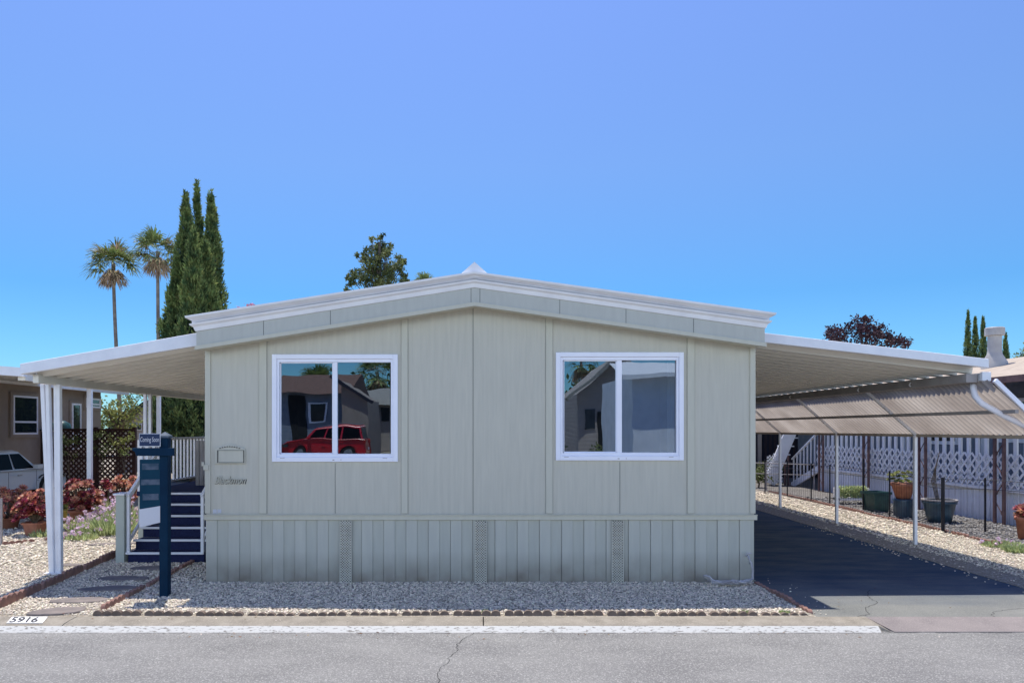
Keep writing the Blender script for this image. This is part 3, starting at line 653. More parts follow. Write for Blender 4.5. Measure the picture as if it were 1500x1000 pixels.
# right: carport
cp = thing('carport_awning', 'long white corrugated carport roof with slanted tan side panel right of house', 'carport', (6, 10.1, 0))
CXR = 6.94; CXL = 3.66
def cz(x): return 3.32 + (x - CXL)/(CXR - CXL) * (2.93 - 3.32)
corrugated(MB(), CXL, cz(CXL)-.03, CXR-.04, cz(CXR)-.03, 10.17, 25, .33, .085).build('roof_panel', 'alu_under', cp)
MB().prism([(CXL, 10.09, cz(CXL)-.075), (CXR, 10.09, cz(CXR)-.055), (CXR, 10.09, cz(CXR)+.065), (CXL, 10.09, cz(CXL)+.055)], (0, .075, 0)).build('fascia', 'alu', cp, bevel=.006)
MB().bx(6.70, 6.86, 10.20, 25, 2.68, 2.80).build('beam', 'greyboards', cp, bevel=.006)
MB().bx(6.88, 6.98, 10.16, 25, 2.70, 2.81).build('gutter', 'alu', cp, bevel=.008)
MB().bx(6.86, 6.985, 10.11, 10.158, 2.695, 2.82).build('gutter_end', 'alu', cp, bevel=.006)
PTX, PTZ, PBX, PBZ = 6.86, 2.69, 7.72, 1.955
def fiber():
    mb = MB(); y = 10.0; vs = []; st = .015; n = int((25-10.0)/st)
    nx, nz = (PTZ-PBZ), (PBX-PTX); l = math.hypot(nx, nz); nx /= l; nz /= l
    for i in range(n+1):
        o_ = .024*math.sin(2*PI*i*st/.12)
        vs += [(PTX+nx*o_, y+i*st, PTZ+nz*o_), (PBX+nx*o_, y+i*st, PBZ+nz*o_)]
    mb.add(vs, [(2*i, 2*i+2, 2*i+3, 2*i+1) for i in range(n)]); return mb
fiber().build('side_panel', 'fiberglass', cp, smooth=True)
mb = MB()
mx, mz = (PTX+PBX)/2, (PTZ+PBZ)/2
mb.bar((mx-.02, 10.02, mz-.045), (mx-.02, 25, mz-.045), .05, .05); mb.build('purlin', 'greyboards', cp)
MB().bar((PBX-.02, 10.02, PBZ-.03), (PBX-.02, 25, PBZ-.03), .035, .05).build('bottom_rail', 'rooftan', cp)
PY = [13.07, 15.95, 18.96, 21.9]
for Y in PY:
    MB().bar((6.82, Y, 2.70), (PBX-.03, Y, PBZ-.02), .04, .045).build('strut', 'alu', cp)
    MB().bx(7.655, 7.71, Y-.03, Y+.03, 0, PBZ-.03).build('post', 'alu', cp, bevel=.005)
MB().bar((6.95, 10.0, 2.70), (PBX+.02, 10.0, PBZ-.02), .05, .06).build('rake_frame', 'vinyl', cp, bevel=.005)
mb = MB().tube([(6.90, 10.35, 2.72), (6.885, 10.33, 2.60), (6.90, 10.32, 2.50), (6.98, 10.31, 2.40), (7.3, 10.3, 2.22), (7.70, 10.3, 2.03), (7.76, 10.3, 1.9), (7.76, 10.3, 1.0)], .042, 12)
mb.build('downspout', 'vinyl', cp, smooth=True)
for Y in (11.5, 13.07, 15.95): MB().tube([(6.69, Y, 2.76), (6.665, Y, 2.72), (6.69, Y, 2.70)], .012, 6).build('bracket', 'alu', cp)

# ------------------------------------------------------------------ porch and steps
po = thing('porch', 'raised porch with white railings and navy carpeted steps', 'porch', (-4.8, 11.3, 0))
SX0, SX1 = -5.38, -4.22
for i in range(6):
    Y = 11.27 + .25*i; z = .16*(i+1)
    st = MB().bx(SX0, SX1, Y+.015, Y+.27, (z-.16 if i else 0), z-.002).build('step', 'carpet', po)
    MB().bx(SX0-.03, SX1+.0, Y-.014, Y+.014, z-.03, z+.004).build('nosing', 'white', st, bevel=.003)
mb = MB().bx(-5.95, XL-.01, 12.79, 17.4, .88, .958); mb.build('deck', 'carpet', po)
MB().bx(-5.93, SX0-.03, 12.8, 12.84, 0, .88).bx(-5.93, -5.89, 12.85, 17.4, 0, .88).bx(SX1+.03, XL-.01, 12.8, 12.84, 0, .88).build('deck_skirt', 'newel', po)
MB().bx(SX0-.17, SX0-.04, 11.24, 11.45, 0, 1.03).build('newel_box', 'newel', po, bevel=.004)
MB().bx(SX0-.20, SX0-.02, 11.21, 11.48, 1.032, 1.062).build('newel_cap', 'white', po, bevel=.004)
for X in (SX0+.0, SX1-.03):
    r = MB().bar((X, 11.28, 1.0), (X, 12.74, 1.92), .05, .075).build('handrail', 'white', po, bevel=.004)
    for k, Y in enumerate((11.30, 12.0, 12.72)):
        z0 = .16*(int((Y-11.27)/.25)+1); MB().bx(X-.022, X+.022, Y-.02, Y+.02, z0, 1.0+(Y-11.28)*.63).build('baluster', 'white', r)
    MB().bar((X, 11.30, .32), (X, 12.72, 1.22), .03, .05).build('lower_rail', 'white', r)
def rail(p, q, n, wd=.035, name='railing'):
    p = Vector(p); q = Vector(q)
    r = MB().bar(p + Vector((0,0,.90)), q + Vector((0,0,.90)), .07, .04).bar(p + Vector((0,0,.10)), q + Vector((0,0,.10)), .04, .035).build(name, 'white', po, bevel=.003)
    for i in range(n+1):
        c = p.lerp(q, i/n); wl = wd*(1.6 if i in (0, n) else 1)
        MB().bx(c.x-wl/2, c.x+wl/2, c.y-wl/2, c.y+wl/2, c.z+(.0 if i in (0, n) else .11), c.z+.89).build('baluster', 'white', r)
rail((-5.9, 12.84, .96), (-5.9, 17.3, .96), 26); rail((-5.9, 12.84, .96), (SX0-.06, 12.84, .96), 4, .05); rail((-5.8, 17.3, .96), (-4.5, 17.3, .96), 9, .05)
rail((-5.2, 15.0, .96), (XL-.1, 15.0, .96), 9, .045)
mb = MB()
for k in range(5): mb.bx(-5.36+k*.075, -5.295+k*.075, 13.9, 13.93, .98, 1.82)
mb.build('folded_gate', 'greyboards', po, bevel=.004)

# ------------------------------------------------------------------ for-sale sign
SY = 9.05; sx = PX(242, SY)
sg = thing('real_estate_sign', 'dark teal wooden sign post with small coming soon board and hanging panel', 'sign', (sx, SY, 0))
MB().bx(sx-.052, sx+.052, SY-.052, SY+.052, -.02, PZ(641, SY)).build('post', 'teal', sg, bevel=.006)
mb = MB(); zc_ = PZ(641, SY)
mb.add([(sx-.064, SY-.064, zc_), (sx+.064, SY-.064, zc_), (sx+.064, SY+.064, zc_), (sx-.064, SY+.064, zc_), (sx-.064, SY-.064, zc_+.025), (sx+.064, SY-.064, zc_+.025), (sx+.064, SY+.064, zc_+.025), (sx-.064, SY+.064, zc_+.025), (sx, SY, zc_+.075)],
       [(0,3,2,1),(0,1,5,4),(1,2,6,5),(2,3,7,6),(3,0,4,7),(4,5,8),(5,6,8),(6,7,8),(7,4,8)]); mb.build('post_cap', 'capgrey', sg)
mb = MB(); ax0, ax1 = PX(199, SY), PX(259, SY); za, zb = PZ(667, SY), PZ(655.5, SY); yy = SY-.098
mb.prism([(ax0+.05, yy, za), (ax1, yy, za), (ax1, yy, zb), (ax0, yy, zb), (ax0, yy, zb-.03), (ax0+.03, yy, zb-.045)], (0, .038, 0)); mb.build('arm', 'teal', sg, bevel=.004)
rx0, rx1, rz0, rz1 = PX(208.5, SY), PX(239.5, SY), PZ(653.5, SY), PZ(634.5, SY)
rd = MB().bx(rx0, rx1, yy+.01, yy+.018, rz0, rz1).build('rider_board', 'paper', sg)
MB().bx(rx0+.008, rx1-.008, yy+.006, yy+.0095, rz0+.008, rz1-.008).build('rider_face', 'signblue', rd)
text('Coming Soon', .083, 'paper', rd, Matrix.Translation(((rx0+rx1)/2, yy+.004, (rz0+rz1)/2+.004)) @ Matrix.Rotation(PI/2, 4, 'X'), shear=.1, sx=.50, depth=.0008)
MB().bx(rx0+.03, rx0+.04, yy+.012, yy+.02, zb-.01, rz0+.01).bx(rx1-.04, rx1-.03, yy+.012, yy+.02, zb-.01, rz0+.01).build('rider_stake', 'greyboards', sg)
px0, px1 = PX(211.5, SY), PX(237.5, SY); pz0, pz1 = PZ(744, SY), PZ(672, SY)
def yawed(x, y, z):        # the hanging panel is swung a little about its right edge
    a = .35; dx = x - px1; return (px1 + dx*math.cos(a)*1.07, y + dx*math.sin(a), z)
pn_ = MB().prism([yawed(px0, SY-.05, pz0), yawed(px1, SY-.05, pz0), yawed(px1, SY-.05, pz1), yawed(px0, SY-.05, pz1)], (-.003, .008, 0)).build('hanging_panel', 'signteal', sg)
for (fa, fb, ya, yb) in ((.12, .92, 678, 687), (.06, .97, 701, 709), (.15, .92, 722, 731)):
    x0, x1 = px0+(px1-px0)*fa, px0+(px1-px0)*fb
    MB().add([yawed(x0, SY-.054, PZ(yb, SY)), yawed(x1, SY-.054, PZ(yb, SY)), yawed(x1, SY-.054, PZ(ya, SY)), yawed(x0, SY-.054, PZ(ya, SY))], [(0,1,2,3)]).build('faded_print', 'smudge', pn_)
MB().prism([yawed(px0, SY-.058, PZ(770, SY)), yawed(px1, SY-.058, PZ(764, SY)), yawed(px1, SY-.058, PZ(740, SY)), yawed(px0, SY-.058, PZ(744, SY))], (-.003, .006, 0)).build('lower_panel', 'paper', sg)
mb = MB()
for f in (.1, .32, .9): 
    p = yawed(px0+(px1-px0)*f, SY-.046, pz1); mb.tube([p, (p[0], yy+.02, za)], .004, 6)
mb.build('hook', 'alu', sg)

# ------------------------------------------------------------------ vegetation
def cypress(x, Y, H, R, label, nt_=190, per=46, group=None, ls=.34, trunk=True, pw=.75):
    t = thing('cypress_tree', label, 'tree', (x, Y, 0), group)
    MB().tube([(x, Y, -.1), (x, Y, H*.5), (x, Y, H*.93)], [.16, .09, .02], 8).build('trunk', 'bark', t)
    def prof(u): return R * (np.minimum(1, (u+.03)/.12)**.6) * (1-u)**pw * (1 + .10*np.sin(u*37+x*3))
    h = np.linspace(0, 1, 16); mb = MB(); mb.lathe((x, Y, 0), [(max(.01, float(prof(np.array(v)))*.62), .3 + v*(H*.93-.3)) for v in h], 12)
    mb.build('shade_core', 'cypress_core', t)  # solid dark core added to block light and darken the gaps
    u = RNG.uniform(0, 1, nt_)**1.15 ; a = RNG.uniform(0, 2*PI, nt_); rr = prof(u) * RNG.uniform(.55, 1.12, nt_)
    cen = np.stack([x + rr*np.cos(a), Y + rr*np.sin(a), .2 + u*(H-.9)], 1)
    out = np.stack([np.cos(a), np.sin(a), np.zeros(nt_)], 1)
    Cn = np.repeat(cen, per, 0); O = np.repeat(out, per, 0); n = len(Cn)
    k = RNG.uniform(0, 1, n)[:, None]; tl = np.repeat(RNG.uniform(.5, 1.1, nt_), per)[:, None] * ls*3
    lf = np.repeat(np.clip(prof(u)/R*2.2, .22, 1), per)[:, None]; spread = (.13*ls*3*(1-k)+.02)*lf
    P = Cn + O*(.16*k*ls*3)*lf + np.array([0, 0, 1])*k*tl + RNG.normal(size=(n, 3))*spread*np.array([1, 1, .6])
    D = unit(np.array([0, 0, 1.0]) + O*.35 + RNG.normal(size=(n, 3))*.38) * ls * RNG.uniform(.5, 1.1, (n, 1))
    W = unit(np.cross(D, rnd(n))) * ls*.26
    V, Fc = leaves(P, D, W); npmesh('crown', V, Fc, 'cypress', t); return t
def fan_palm(x, Y, H, lean, label, s=1.0, group=None, nf=34):
    t = thing('palm_tree', label, 'palm tree', (x - lean, Y, 0), group)
    pts = [(x - lean*(1-k/8)**1.5, Y, H*k/8) for k in range(9)]
    MB().tube(pts, [.17*s - .006*k*s for k in range(8)] + [.15*s], 10).build('trunk', 'palmbark', t)
    def frond_set(n, el0, el1, rl, parts, droop, fan=13):
        for i in range(n):
            az_ = RNG.uniform(0, 2*PI); e_ = RNG.uniform(el0, el1)
            d = np.array([math.cos(az_)*math.cos(e_), math.sin(az_)*math.cos(e_), math.sin(e_)])
            base = np.array([x, Y, H]); L = rl*RNG.uniform(.75, 1.1)
            tip = base + d*L + np.array([0, 0, -droop*L*.25])
            side = unit(np.cross(d, np.array([0, 0, 1.0]))[None])[0]
            P0 = base[None]; W = side[None]*.05*s; parts.append(leaves(P0, (tip-base)[None], W))
            k = np.arange(fan); ang = (k/(fan-1)-.5)*2.9
            dirs = np.cos(ang)[:, None]*d[None] + np.sin(ang)[:, None]*side[None] + np.array([0, 0, -droop])*np.abs(np.sin(ang))[:, None]*.6 + RNG.normal(size=(fan, 3))*.07
            dirs = unit(dirs)*1.05*s*RNG.uniform(.8, 1.15, (fan, 1))
            B = np.repeat(tip[None], fan, 0); Wd = unit(np.cross(dirs, np.cross(d, side)[None]))*.15*s
            parts.append(leaves(B, dirs, Wd))
            B2 = B + dirs*.82; parts.append(leaves(B2, dirs*.45 + np.array([0, 0, -.28*s]), Wd*.5))
    pg = []; frond_set(nf, -.45, 1.35, 1.25*s, pg, .55); V, Fc = merge(pg); npmesh('crown', V, Fc, 'palm', t)
    pd = []; frond_set(int(nf*.5), -1.4, -.75, .7*s, pd, .9); frond_set(3, -.2, .9, 1.1*s, pd, .6); V, Fc = merge(pd); npmesh('dead_fronds', V, Fc, 'palm_dead', t)
    return t
def crown_tree(name, x, Y, trunk_h, clumps, m, label, per=260, ls=.28, bark='bark', group=None, cat='tree', tr=.18, flat=.7):
    t = thing(name, label, cat, (x, Y, 0), group)
    mb = MB(); mb.tube([(x, Y, -.1), (x+.05, Y, trunk_h*.5), (x, Y, trunk_h)], [tr*1.3, tr, tr*.6], 8)
    for (cx, cy, cz_, r) in clumps:
        z0 = min(trunk_h, cz_-r*.6); mb.tube([(x, Y, z0*.8), ((x+cx)/2, (Y+cy)/2, (z0*.8+cz_)/2+.1), (cx, cy, cz_)], [tr*.45, tr*.28, tr*.1], 6)
    mb.build('trunk', bark, t)
    parts = []
    for (cx, cy, cz_, r) in clumps:
        n = int(per * (r**1.6) / (.6**1.6)); 
        sub = max(4, n//30); sc_ = rnd(sub)*RNG.uniform(.45, 1.0, (sub, 1))*r*np.array([1, 1, flat]) + np.array([cx, cy, cz_])
        P = sc_[RNG.integers(0, sub, n)] + RNG.normal(size=(n, 3))*r*.17
        D = unit(RNG.normal(size=(n, 3)) + np.array([0, 0, .3]))*ls*RNG.uniform(.6, 1.2, (n, 1)); W = unit(np.cross(D, rnd(n)))*ls*.5
        parts.append(leaves(P, D, W))
    V, Fc = merge(parts); npmesh('crown', V, Fc, m, t); return t
def pxz(x, y, Y): return PX(x, Y), PZ(y, Y)
CY = 30
for (px, top, R, dy, pw, lb) in [(272, 277, 1.25, 0, .85, 'wide dark cypress at the left of the tall cypress cluster'), (288.5, 260, .62, 1.2, .72, 'tallest cypress spire of the cluster left of the roof'),
        (309, 274, .90, .8, .72, 'cypress spire at the right side of the cluster'), (284, 330, .95, -1.3, .7, 'shorter lighter cypress in front of the cluster'), (302, 350, .9, -.6, .65, 'short cypress at the right front of the cluster'),
        (259, 370, 1.1, -.4, .8, 'low cypress at the left edge of the cluster, above the awning')]:
    Y = CY + dy; cypress(PX(px, Y), Y, PZ(top, Y), R, lb, pw=pw, nt_=900 if R > .8 else 520, per=30, ls=.2)
fan_palm(PX(166, 60), 60, PZ(385, 60), -.8, 'leftmost thin fan palm with ragged crown beyond the awning', 1.0)
fan_palm(PX(231, 58), 58, PZ(368, 58), -.15, 'taller fan palm just left of the cypress cluster', .95)
fan_palm(PX(625, 60), 60, PZ(424, 60), 0, 'tip of a distant palm just over the roof left of the ridge', .7, nf=20)
Y = 60
cl = []
for (a, b, r) in [(557, 349, .32), (556, 357, .5), (549, 363, .45), (566, 365, .5), (556, 370, .6), (541, 374, .5), (572, 374, .55), (532, 378, .5), (525, 374, .3), (583, 377, .5), (592, 381, .35), (552, 383, .7), (566, 388, .7), (540, 390, .6), (580, 390, .55), (530, 396, .5),
                  (520, 400, .45), (513, 406, .4), (590, 394, .4), (550, 400, .8), (572, 402, .75), (535, 407, .7), (588, 405, .5), (594, 411, .4), (520, 413, .5), (545, 415, .9), (570, 416, .9), (590, 418, .5), (512, 418, .3), (506, 424, .4), (560, 343, .2), (571, 356, .3), (546, 353, .25)]:
    cl.append((PX(a, Y), Y + RNG.uniform(-1, 1), PZ(b, Y), r))
crown_tree('conifer_tree', PX(556, Y), Y, PZ(355, Y), cl, 'leaf', 'tall tiered evergreen rising behind the roof left of ridge', per=330, ls=.22)
Y = 45; cl = []
for (a, b, r) in [(1215, 492, .6), (1235, 482, .7), (1255, 480, .8), (1275, 477, .8), (1295, 485, .7), (1310, 494, .6), (1245, 496, .9), (1275, 496, 1), (1225, 500, .7), (1300, 502, .8), (1322, 502, .5), (1262, 473, .5)]:
    cl.append((PX(a, Y), Y + RNG.uniform(-.8, .8), PZ(b, Y), r))
crown_tree('purple_leaf_tree', PX(1268, Y), Y, PZ(500, Y), cl, 'leaf_p', 'purple leaved tree above the carport roof', per=190, ls=.22)
for (px, top, R, lb) in [(1418, 449, .42, 'leftmost thin distant cypress near the flue pipe'), (1428.5, 458, .42, 'second thin distant cypress from the left near the flue'), (1440, 459, .5, 'third distant cypress, right against the flue pipe'), (1473, 482, .5, 'lone short distant cypress right of the flue pipe')]:
    cypress(PX(px, 70), 70, PZ(top, 70), R*1.05, lb, nt_=800, per=22, ls=.17, pw=.6)
Y = 40
crown_tree('leafy_tree', PX(1505, Y), Y, PZ(540, Y), [(PX(a, Y), Y+RNG.uniform(-.5, .5), PZ(b, Y), r) for a, b, r in [(1500, 515, .5), (1494, 528, .5), (1510, 530, .8), (1480, 536, .4), (1463, 533, .5), (1458, 540, .4)]], 'leaf_y', 'light green tree at the right picture edge behind neighbouring roof', per=90, ls=.2)
Y = 34
crown_tree('leafy_tree', PX(175, Y), Y, 2.5, [(PX(a, Y), Y+RNG.uniform(-.8, .8), PZ(b, Y), r) for a, b, r in [(160, 610, .6), (175, 600, .6), (190, 594, .7), (205, 584, .6), (168, 622, .8), (185, 615, .8), (150, 628, .8), (205, 600, .8), (155, 590, .4)]], 'leaf_y', 'yellow green tree seen under the porch awning', per=150, ls=.16)
crown_tree('oleander_shrub', PX(370, 32), 32, 6, [(PX(a, 32), 32, PZ(b, 32), .22) for a, b in [(356, 452), (364, 449), (374, 448), (330, 462), (322, 466)]], 'brightpink', 'pink blossoms just showing over the roof left of centre', per=160, ls=.12, cat='shrub')

# succulents
def rosette(P, r, n, up, parts):
    up = up/np.linalg.norm(up)
    for ring in range(3):
        m = [n, n-2, n-4][ring]; el_ = [.25, .6, 1.0][ring]; rr = r*[1, .8, .5][ring]
        a = np.arange(m)*2*PI/m + ring*.4 + RNG.uniform(0, 1)
        t1 = np.cross(up, [0.3, 1, .2]); t1 /= np.linalg.norm(t1); t2 = np.cross(up, t1)
        rad = np.cos(a)[:, None]*t1 + np.sin(a)[:, None]*t2
        D = (rad*math.cos(el_) + up*math.sin(el_))*rr; W = np.cross(rad, up)*rr*.5
        parts.append(leaves(np.repeat(P[None], m, 0), D, W))
def succulent(name, x, Y, z0, z1, spread, n, r, label, pot, m='succ_red', pr=.16, ph=.24, potm='claypot', sq=0, group=None):
    t = thing(name, label, 'potted plant', (x, Y, 0), group)
    if pot:
        MB().lathe((x, Y, 0), [(0, .0), (pr*.72, 0), (pr*.95, ph*.85), (pr*1.08, ph*.86), (pr*1.1, ph), (pr*.95, ph), (pr*.9, ph*.9), (0, ph*.88)], 20, sq).build('pot', potm, t, smooth=not sq)
    A = []; B = []; st = MB()
    for i in range(int(n*1.9)):
        a = RNG.uniform(0, 2*PI); q = math.sqrt(RNG.uniform(0, 1))*spread; z = z0 + (z1-z0)*RNG.uniform(.1, 1)*(1-.35*(q/spread)**2)
        P = np.array([x+q*math.cos(a), Y+q*math.sin(a)*.8, z])
        up = np.array([math.cos(a)*q/spread*.8, math.sin(a)*q/spread*.8-.35, .9])
        rosette(P, r*1.25*RNG.uniform(.7, 1.25), 11, up, B if RNG.uniform() < (.38 if m == 'succ_red' else .7) else A)
        st.tube([(x, Y, ph*.9 if pot else 0), ((x+P[0])/2+.02, (Y+P[1])/2, (P[2]+z0)/2), tuple(P)], .009, 5)
    st.build('stem', 'bark', t)
    for pp, mm in ((A, m), (B, 'succ_org')):
        if pp: V, Fc = merge(pp); npmesh('foliage', V, Fc, mm, t)
    return t
def at(px, py): Y = EYE*F/(py-628); return PX(px, Y), Y
X_, Y_ = at(52, 783); succulent('succulent', X_, Y_, .30, .85, .38, 30, .085, 'red succulent in square clay pot left of the white column', True, pr=.19, ph=.25, sq=1)
X_, Y_ = at(12, 775); succulent('succulent', X_-.1, Y_+.2, .15, .95, .45, 34, .09, 'tall reddish orange succulent at the left picture edge', True, 'succ_org', pr=.2, ph=.22)
X_, Y_ = at(30, 770); succulent('succulent', X_, Y_+.6, .10, .62, .35, 22, .08, 'low dark red succulent behind the square clay pot', True, pr=.15, ph=.2)
X_, Y_ = at(118, 773); succulent('succulent', X_, Y_, .36, 1.02, .40, 46, .085, 'large dark red succulent in round clay pot right of the white column', True, pr=.22, ph=.38)
X_, Y_ = at(160, 752); succulent('succulent', X_, Y_, .3, .85, .3, 20, .085, 'dark succulent by the lattice, behind the pink flowers', True, pr=.16, ph=.3)
X_, Y_ = at(183, 750); succulent('succulent', X_, Y_, .3, .9, .42, 34, .085, 'orange red succulent beside the porch, in front of the lattice', True, 'succ_org', pr=.2, ph=.3)
X_, Y_ = at(90, 765)
yp = thing('yellow_green_plant', 'yellow green leafy plant in small yellow pot behind the column', 'potted plant', (X_, Y_, 0))
MB().lathe((X_, Y_, 0), [(0, 0), (.09, 0), (.13, .28), (.145, .30), (.12, .30), (0, .27)], 18).build('pot', 'yellowpot', yp, smooth=True)
n = 260; P = np.array([X_, Y_, .3]) + RNG.normal(size=(n, 3))*np.array([.06, .06, .08]); D = unit(RNG.normal(size=(n, 3))*.5 + np.array([0, 0, 1]))*.2; V, Fc = leaves(P, D, unit(np.cross(D, rnd(n)))*.03)
npmesh('foliage', V, Fc, 'leaf_y', yp)
def flowering(x, Y, r, h, nl, nf, label, dens=1):
    t = thing('flowering_plant', label, 'plant', (x, Y, 0))
    a = RNG.uniform(0, 2*PI, nl); q = np.sqrt(RNG.uniform(0, 1, nl))*r
    P = np.stack([x+q*np.cos(a), Y+q*np.sin(a)*.8, np.zeros(nl)], 1); k = 1-.4*(q/r)**2
    D = unit(np.stack([np.cos(a)*q/r*.6, np.sin(a)*q/r*.6, np.ones(nl)], 1) + RNG.normal(size=(nl, 3))*.25)*(h*k*RNG.uniform(.4, 1, nl))[:, None]
    V, Fc = leaves(P, D, unit(np.cross(D, rnd(nl)))*.028); npmesh('foliage', V, Fc, 'grass', t)
    if nf:
        idx = RNG.integers(0, nl, nf); Q = P[idx] + D[idx]*RNG.uniform(.95, 1.25, (nf, 1)); parts = []
        for c in Q:
            D2 = rnd(9)*.045; parts.append(leaves(np.repeat(c[None], 9, 0), D2, unit(np.cross(D2, rnd(9)))*.042))
        V, Fc = merge(parts); npmesh('blossom', V, Fc, 'pinkflower', t)
    return t
for (px, py, r, h, nl, nf, lb) in [(160, 782, .45, .50, 900, 40, 'bright green bushy plant beside the newel box'), (130, 778, .35, .42, 500, 90, 'pink flowering plant in front of the clay pot'),
        (178, 772, .40, .62, 800, 90, 'pale pink flowering plant against the newel box'), (150, 765, .45, .66, 700, 120, 'pink flowering plant at the back of the flower bed'), (118, 790, .28, .2, 260, 16, 'low grey green clump at the front of the flower bed'),
        (62, 786, .2, .2, 160, 0, 'small green clump just left of the column')]:
    X_, Y_ = at(px, py); flowering(X_, Y_, r, h, nl, nf, lb)
X_, Y_ = at(1470, 800); flowering(X_, Y_, .35, .14, 500, 12, 'low green ground plant at the right end of the pebble strip')
X_, Y_ = at(1492, 808); flowering(X_, Y_, .22, .18, 400, 0, 'bright green clump at the right picture edge')
for px in (712, 1150, 1092): 
    X_ = PX(px, 8.16); tag(flowering(X_, 8.18, .05, .06, 40, 0, {712: 'tiny weed at the curb joint below the middle vent', 1150: 'tiny weed in the gravel near the driveway', 1092: 'tiny weed by the edging below the right house corner'}[px]))
MB_ = MB().bx(*[PX(1, 13)-.012, PX(1, 13)+.018], 13, 13.03, 0, .82); tag(MB_.build('garden_stake', 'greyboards', loc=(PX(1, 13), 13, 0)), 'thin wooden stake standing at the left picture edge', 'stake')

# ------------------------------------------------------------------ left neighbour
nb = thing('neighbour_house', 'taupe mobile home with brown framed windows behind the white car', 'house', (-15, 24, 0))
mb = MB(); mb.bx(-22, -15, 15, 29.2, 0, 3.62); mb.build('wall', 'tan', nb)
mb = MB(); mb.prism([(-14.4, 14.6, 3.62), (-18.5, 14.6, 4.3), (-22.6, 14.6, 3.62)], (0, 15.4, 0)); mb.build('roof', 'roofgrey', nb)
MB().bx(-14.45, -14.3, 14.6, 30.1, 3.42, 3.64).build('fascia', 'alu', nb)
for (ya, yb, za, zb) in ((23.6, 24.9, 1.86, 3.12), (27.0, 27.6, 1.3, 2.98), (28.0, 29.0, 2.85, 3.22)):
    f = MB().bx(-15.0, -14.93, ya-.1, yb+.1, za-.1, zb+.1).build('window', 'tan', nb)
    s = MB()
    for a in ((ya, ya+.06, za, zb), (yb-.06, yb, za, zb), (ya+.06, yb-.06, za, za+.06), (ya+.06, yb-.06, zb-.06, zb)): s.bx(-14.93, -14.90, *a)
    s.bx(-14.93, -14.90, ya+.06, yb-.06, za+(zb-za)*.3, za+(zb-za)*.3+.06); s.build('frame', 'vinyl', f)
    MB().bx(-14.93, -14.92, ya+.06, yb-.06, za+.06, zb-.06).build('pane', 'pane_far', f)
na = thing('neighbour_awning', 'white carport awning attached to the taupe neighbouring home', 'awning', (-12, 15, 0))
corrugated(MB(), -15, 3.60, -9.4, 3.20, 15.1, 24, .2, .05).build('roof_panel', 'alu_under', na)
MB().prism([(-15, 14.98, 3.50), (-9.25, 14.98, 3.10), (-9.25, 14.98, 3.28), (-15, 14.98, 3.68)], (0, .1, 0)).build('fascia', 'alu', na)
MB().bx(-9.45, -9.3, 15.1, 24, 3.03, 3.17).build('beam', 'alu_cream', na)
for Y in (17.7, 21.5): MB().bx(-9.43, -9.33, Y, Y+.09, 0, 3.03).build('post', 'alu', na)
def fence_lattice():
    Y = 24.0; x0, x1 = PX(84, Y), PX(197, Y); t = thing('lattice_fence', 'dark brown diagonal lattice fence behind the flowers', 'fence', ((x0+x1)/2, Y, 0))
    p = MB(); lat(p, 'Y', Y, x0, x1, 1.15, 1.98, .17, .055, .012); lat(p, 'Y', Y, x0, x1, .1, 1.08, .17, .055, .012); p.build('lattice_panel', 'lattice', t)
    MB().bx(x0, x1, Y-.05, Y+.05, 1.98, 2.05).bx(x0, x1, Y-.05, Y+.05, 1.08, 1.15).build('rail', 'lattice', t)
    for k in range(3): xx = x0+(x1-x0)*k/2; MB().bx(xx-.05, xx+.05, Y-.06, Y+.06, 0, 2.1).build('post', 'lattice', t)
fence_lattice()
Y = 25.2; t = thing('board_fence', 'dark brown board fence behind the white car', 'fence', (PX(40, Y), Y, 0))
mb = MB(); x = PX(10, Y)
while x < PX(84, Y): mb.bx(x, x+.14, Y, Y+.02, 0, 1.95+random.uniform(-.01, .01)); x += .155
mb.build('boards', 'boards', t); MB().bx(PX(10, Y), PX(84, Y), Y+.02, Y+.07, 1.5, 1.6).bx(PX(10, Y), PX(84, Y), Y-.05, Y+.07, 1.97, 2.02).build('rail', 'boards', t)
Y = 25; t = thing('blue_fence', 'short blue grey slatted gate left of the brown board fence', 'gate', (PX(2, Y), Y, 0)); mb = MB()
for k in range(14): mb.bx(PX(-20, Y)+k*.075, PX(-20, Y)+k*.075+.05, Y, Y+.03, 0, 1.98)
mb.build('slats', 'bluegrey', t); MB().bx(PX(-20, Y), PX(10, Y), Y+.03, Y+.06, 1.6, 1.68).build('rail', 'bluegrey', t)
for (px, py, lb) in ((100, 645, 'dark green vine patch on the lattice, left'), (150, 647, 'dark green vine patch on the lattice, right of the post')):
    Y = 23.8; X_ = PX(px, Y); crown_tree('climbing_vine', X_, Y, .9, [(X_+dx, Y, PZ(py, Y)+dz, .32) for dx, dz in ((-.25, 0), (.25, -.1), (0, .15), (0, -.35))], 'leaf', lb, per=240, ls=.09, cat='vine', tr=.02)
Y = 23.5; X_ = PX(182, Y); crown_tree('yellow_vine', X_, Y, .9, [(X_+dx, Y, PZ(648, Y)+dz, .26) for dx, dz in ((-.2, 0), (.2, .15), (0, -.25))], 'leaf_y', 'bright yellow green vine at the right end of the lattice', per=260, ls=.1, cat='vine', tr=.02)
Y = 24.3; X_ = PX(89, Y); tag(MB().lathe((X_, Y, 1.98), [(0, .34), (.12, .33), (.27, .24), (.32, .08), (.30, 0), (0, 0)], 20).build('garden_dome', 'greenpot', loc=(X_, Y, 1.98), smooth=True), 'round teal object on top of the lattice fence', 'ornament')
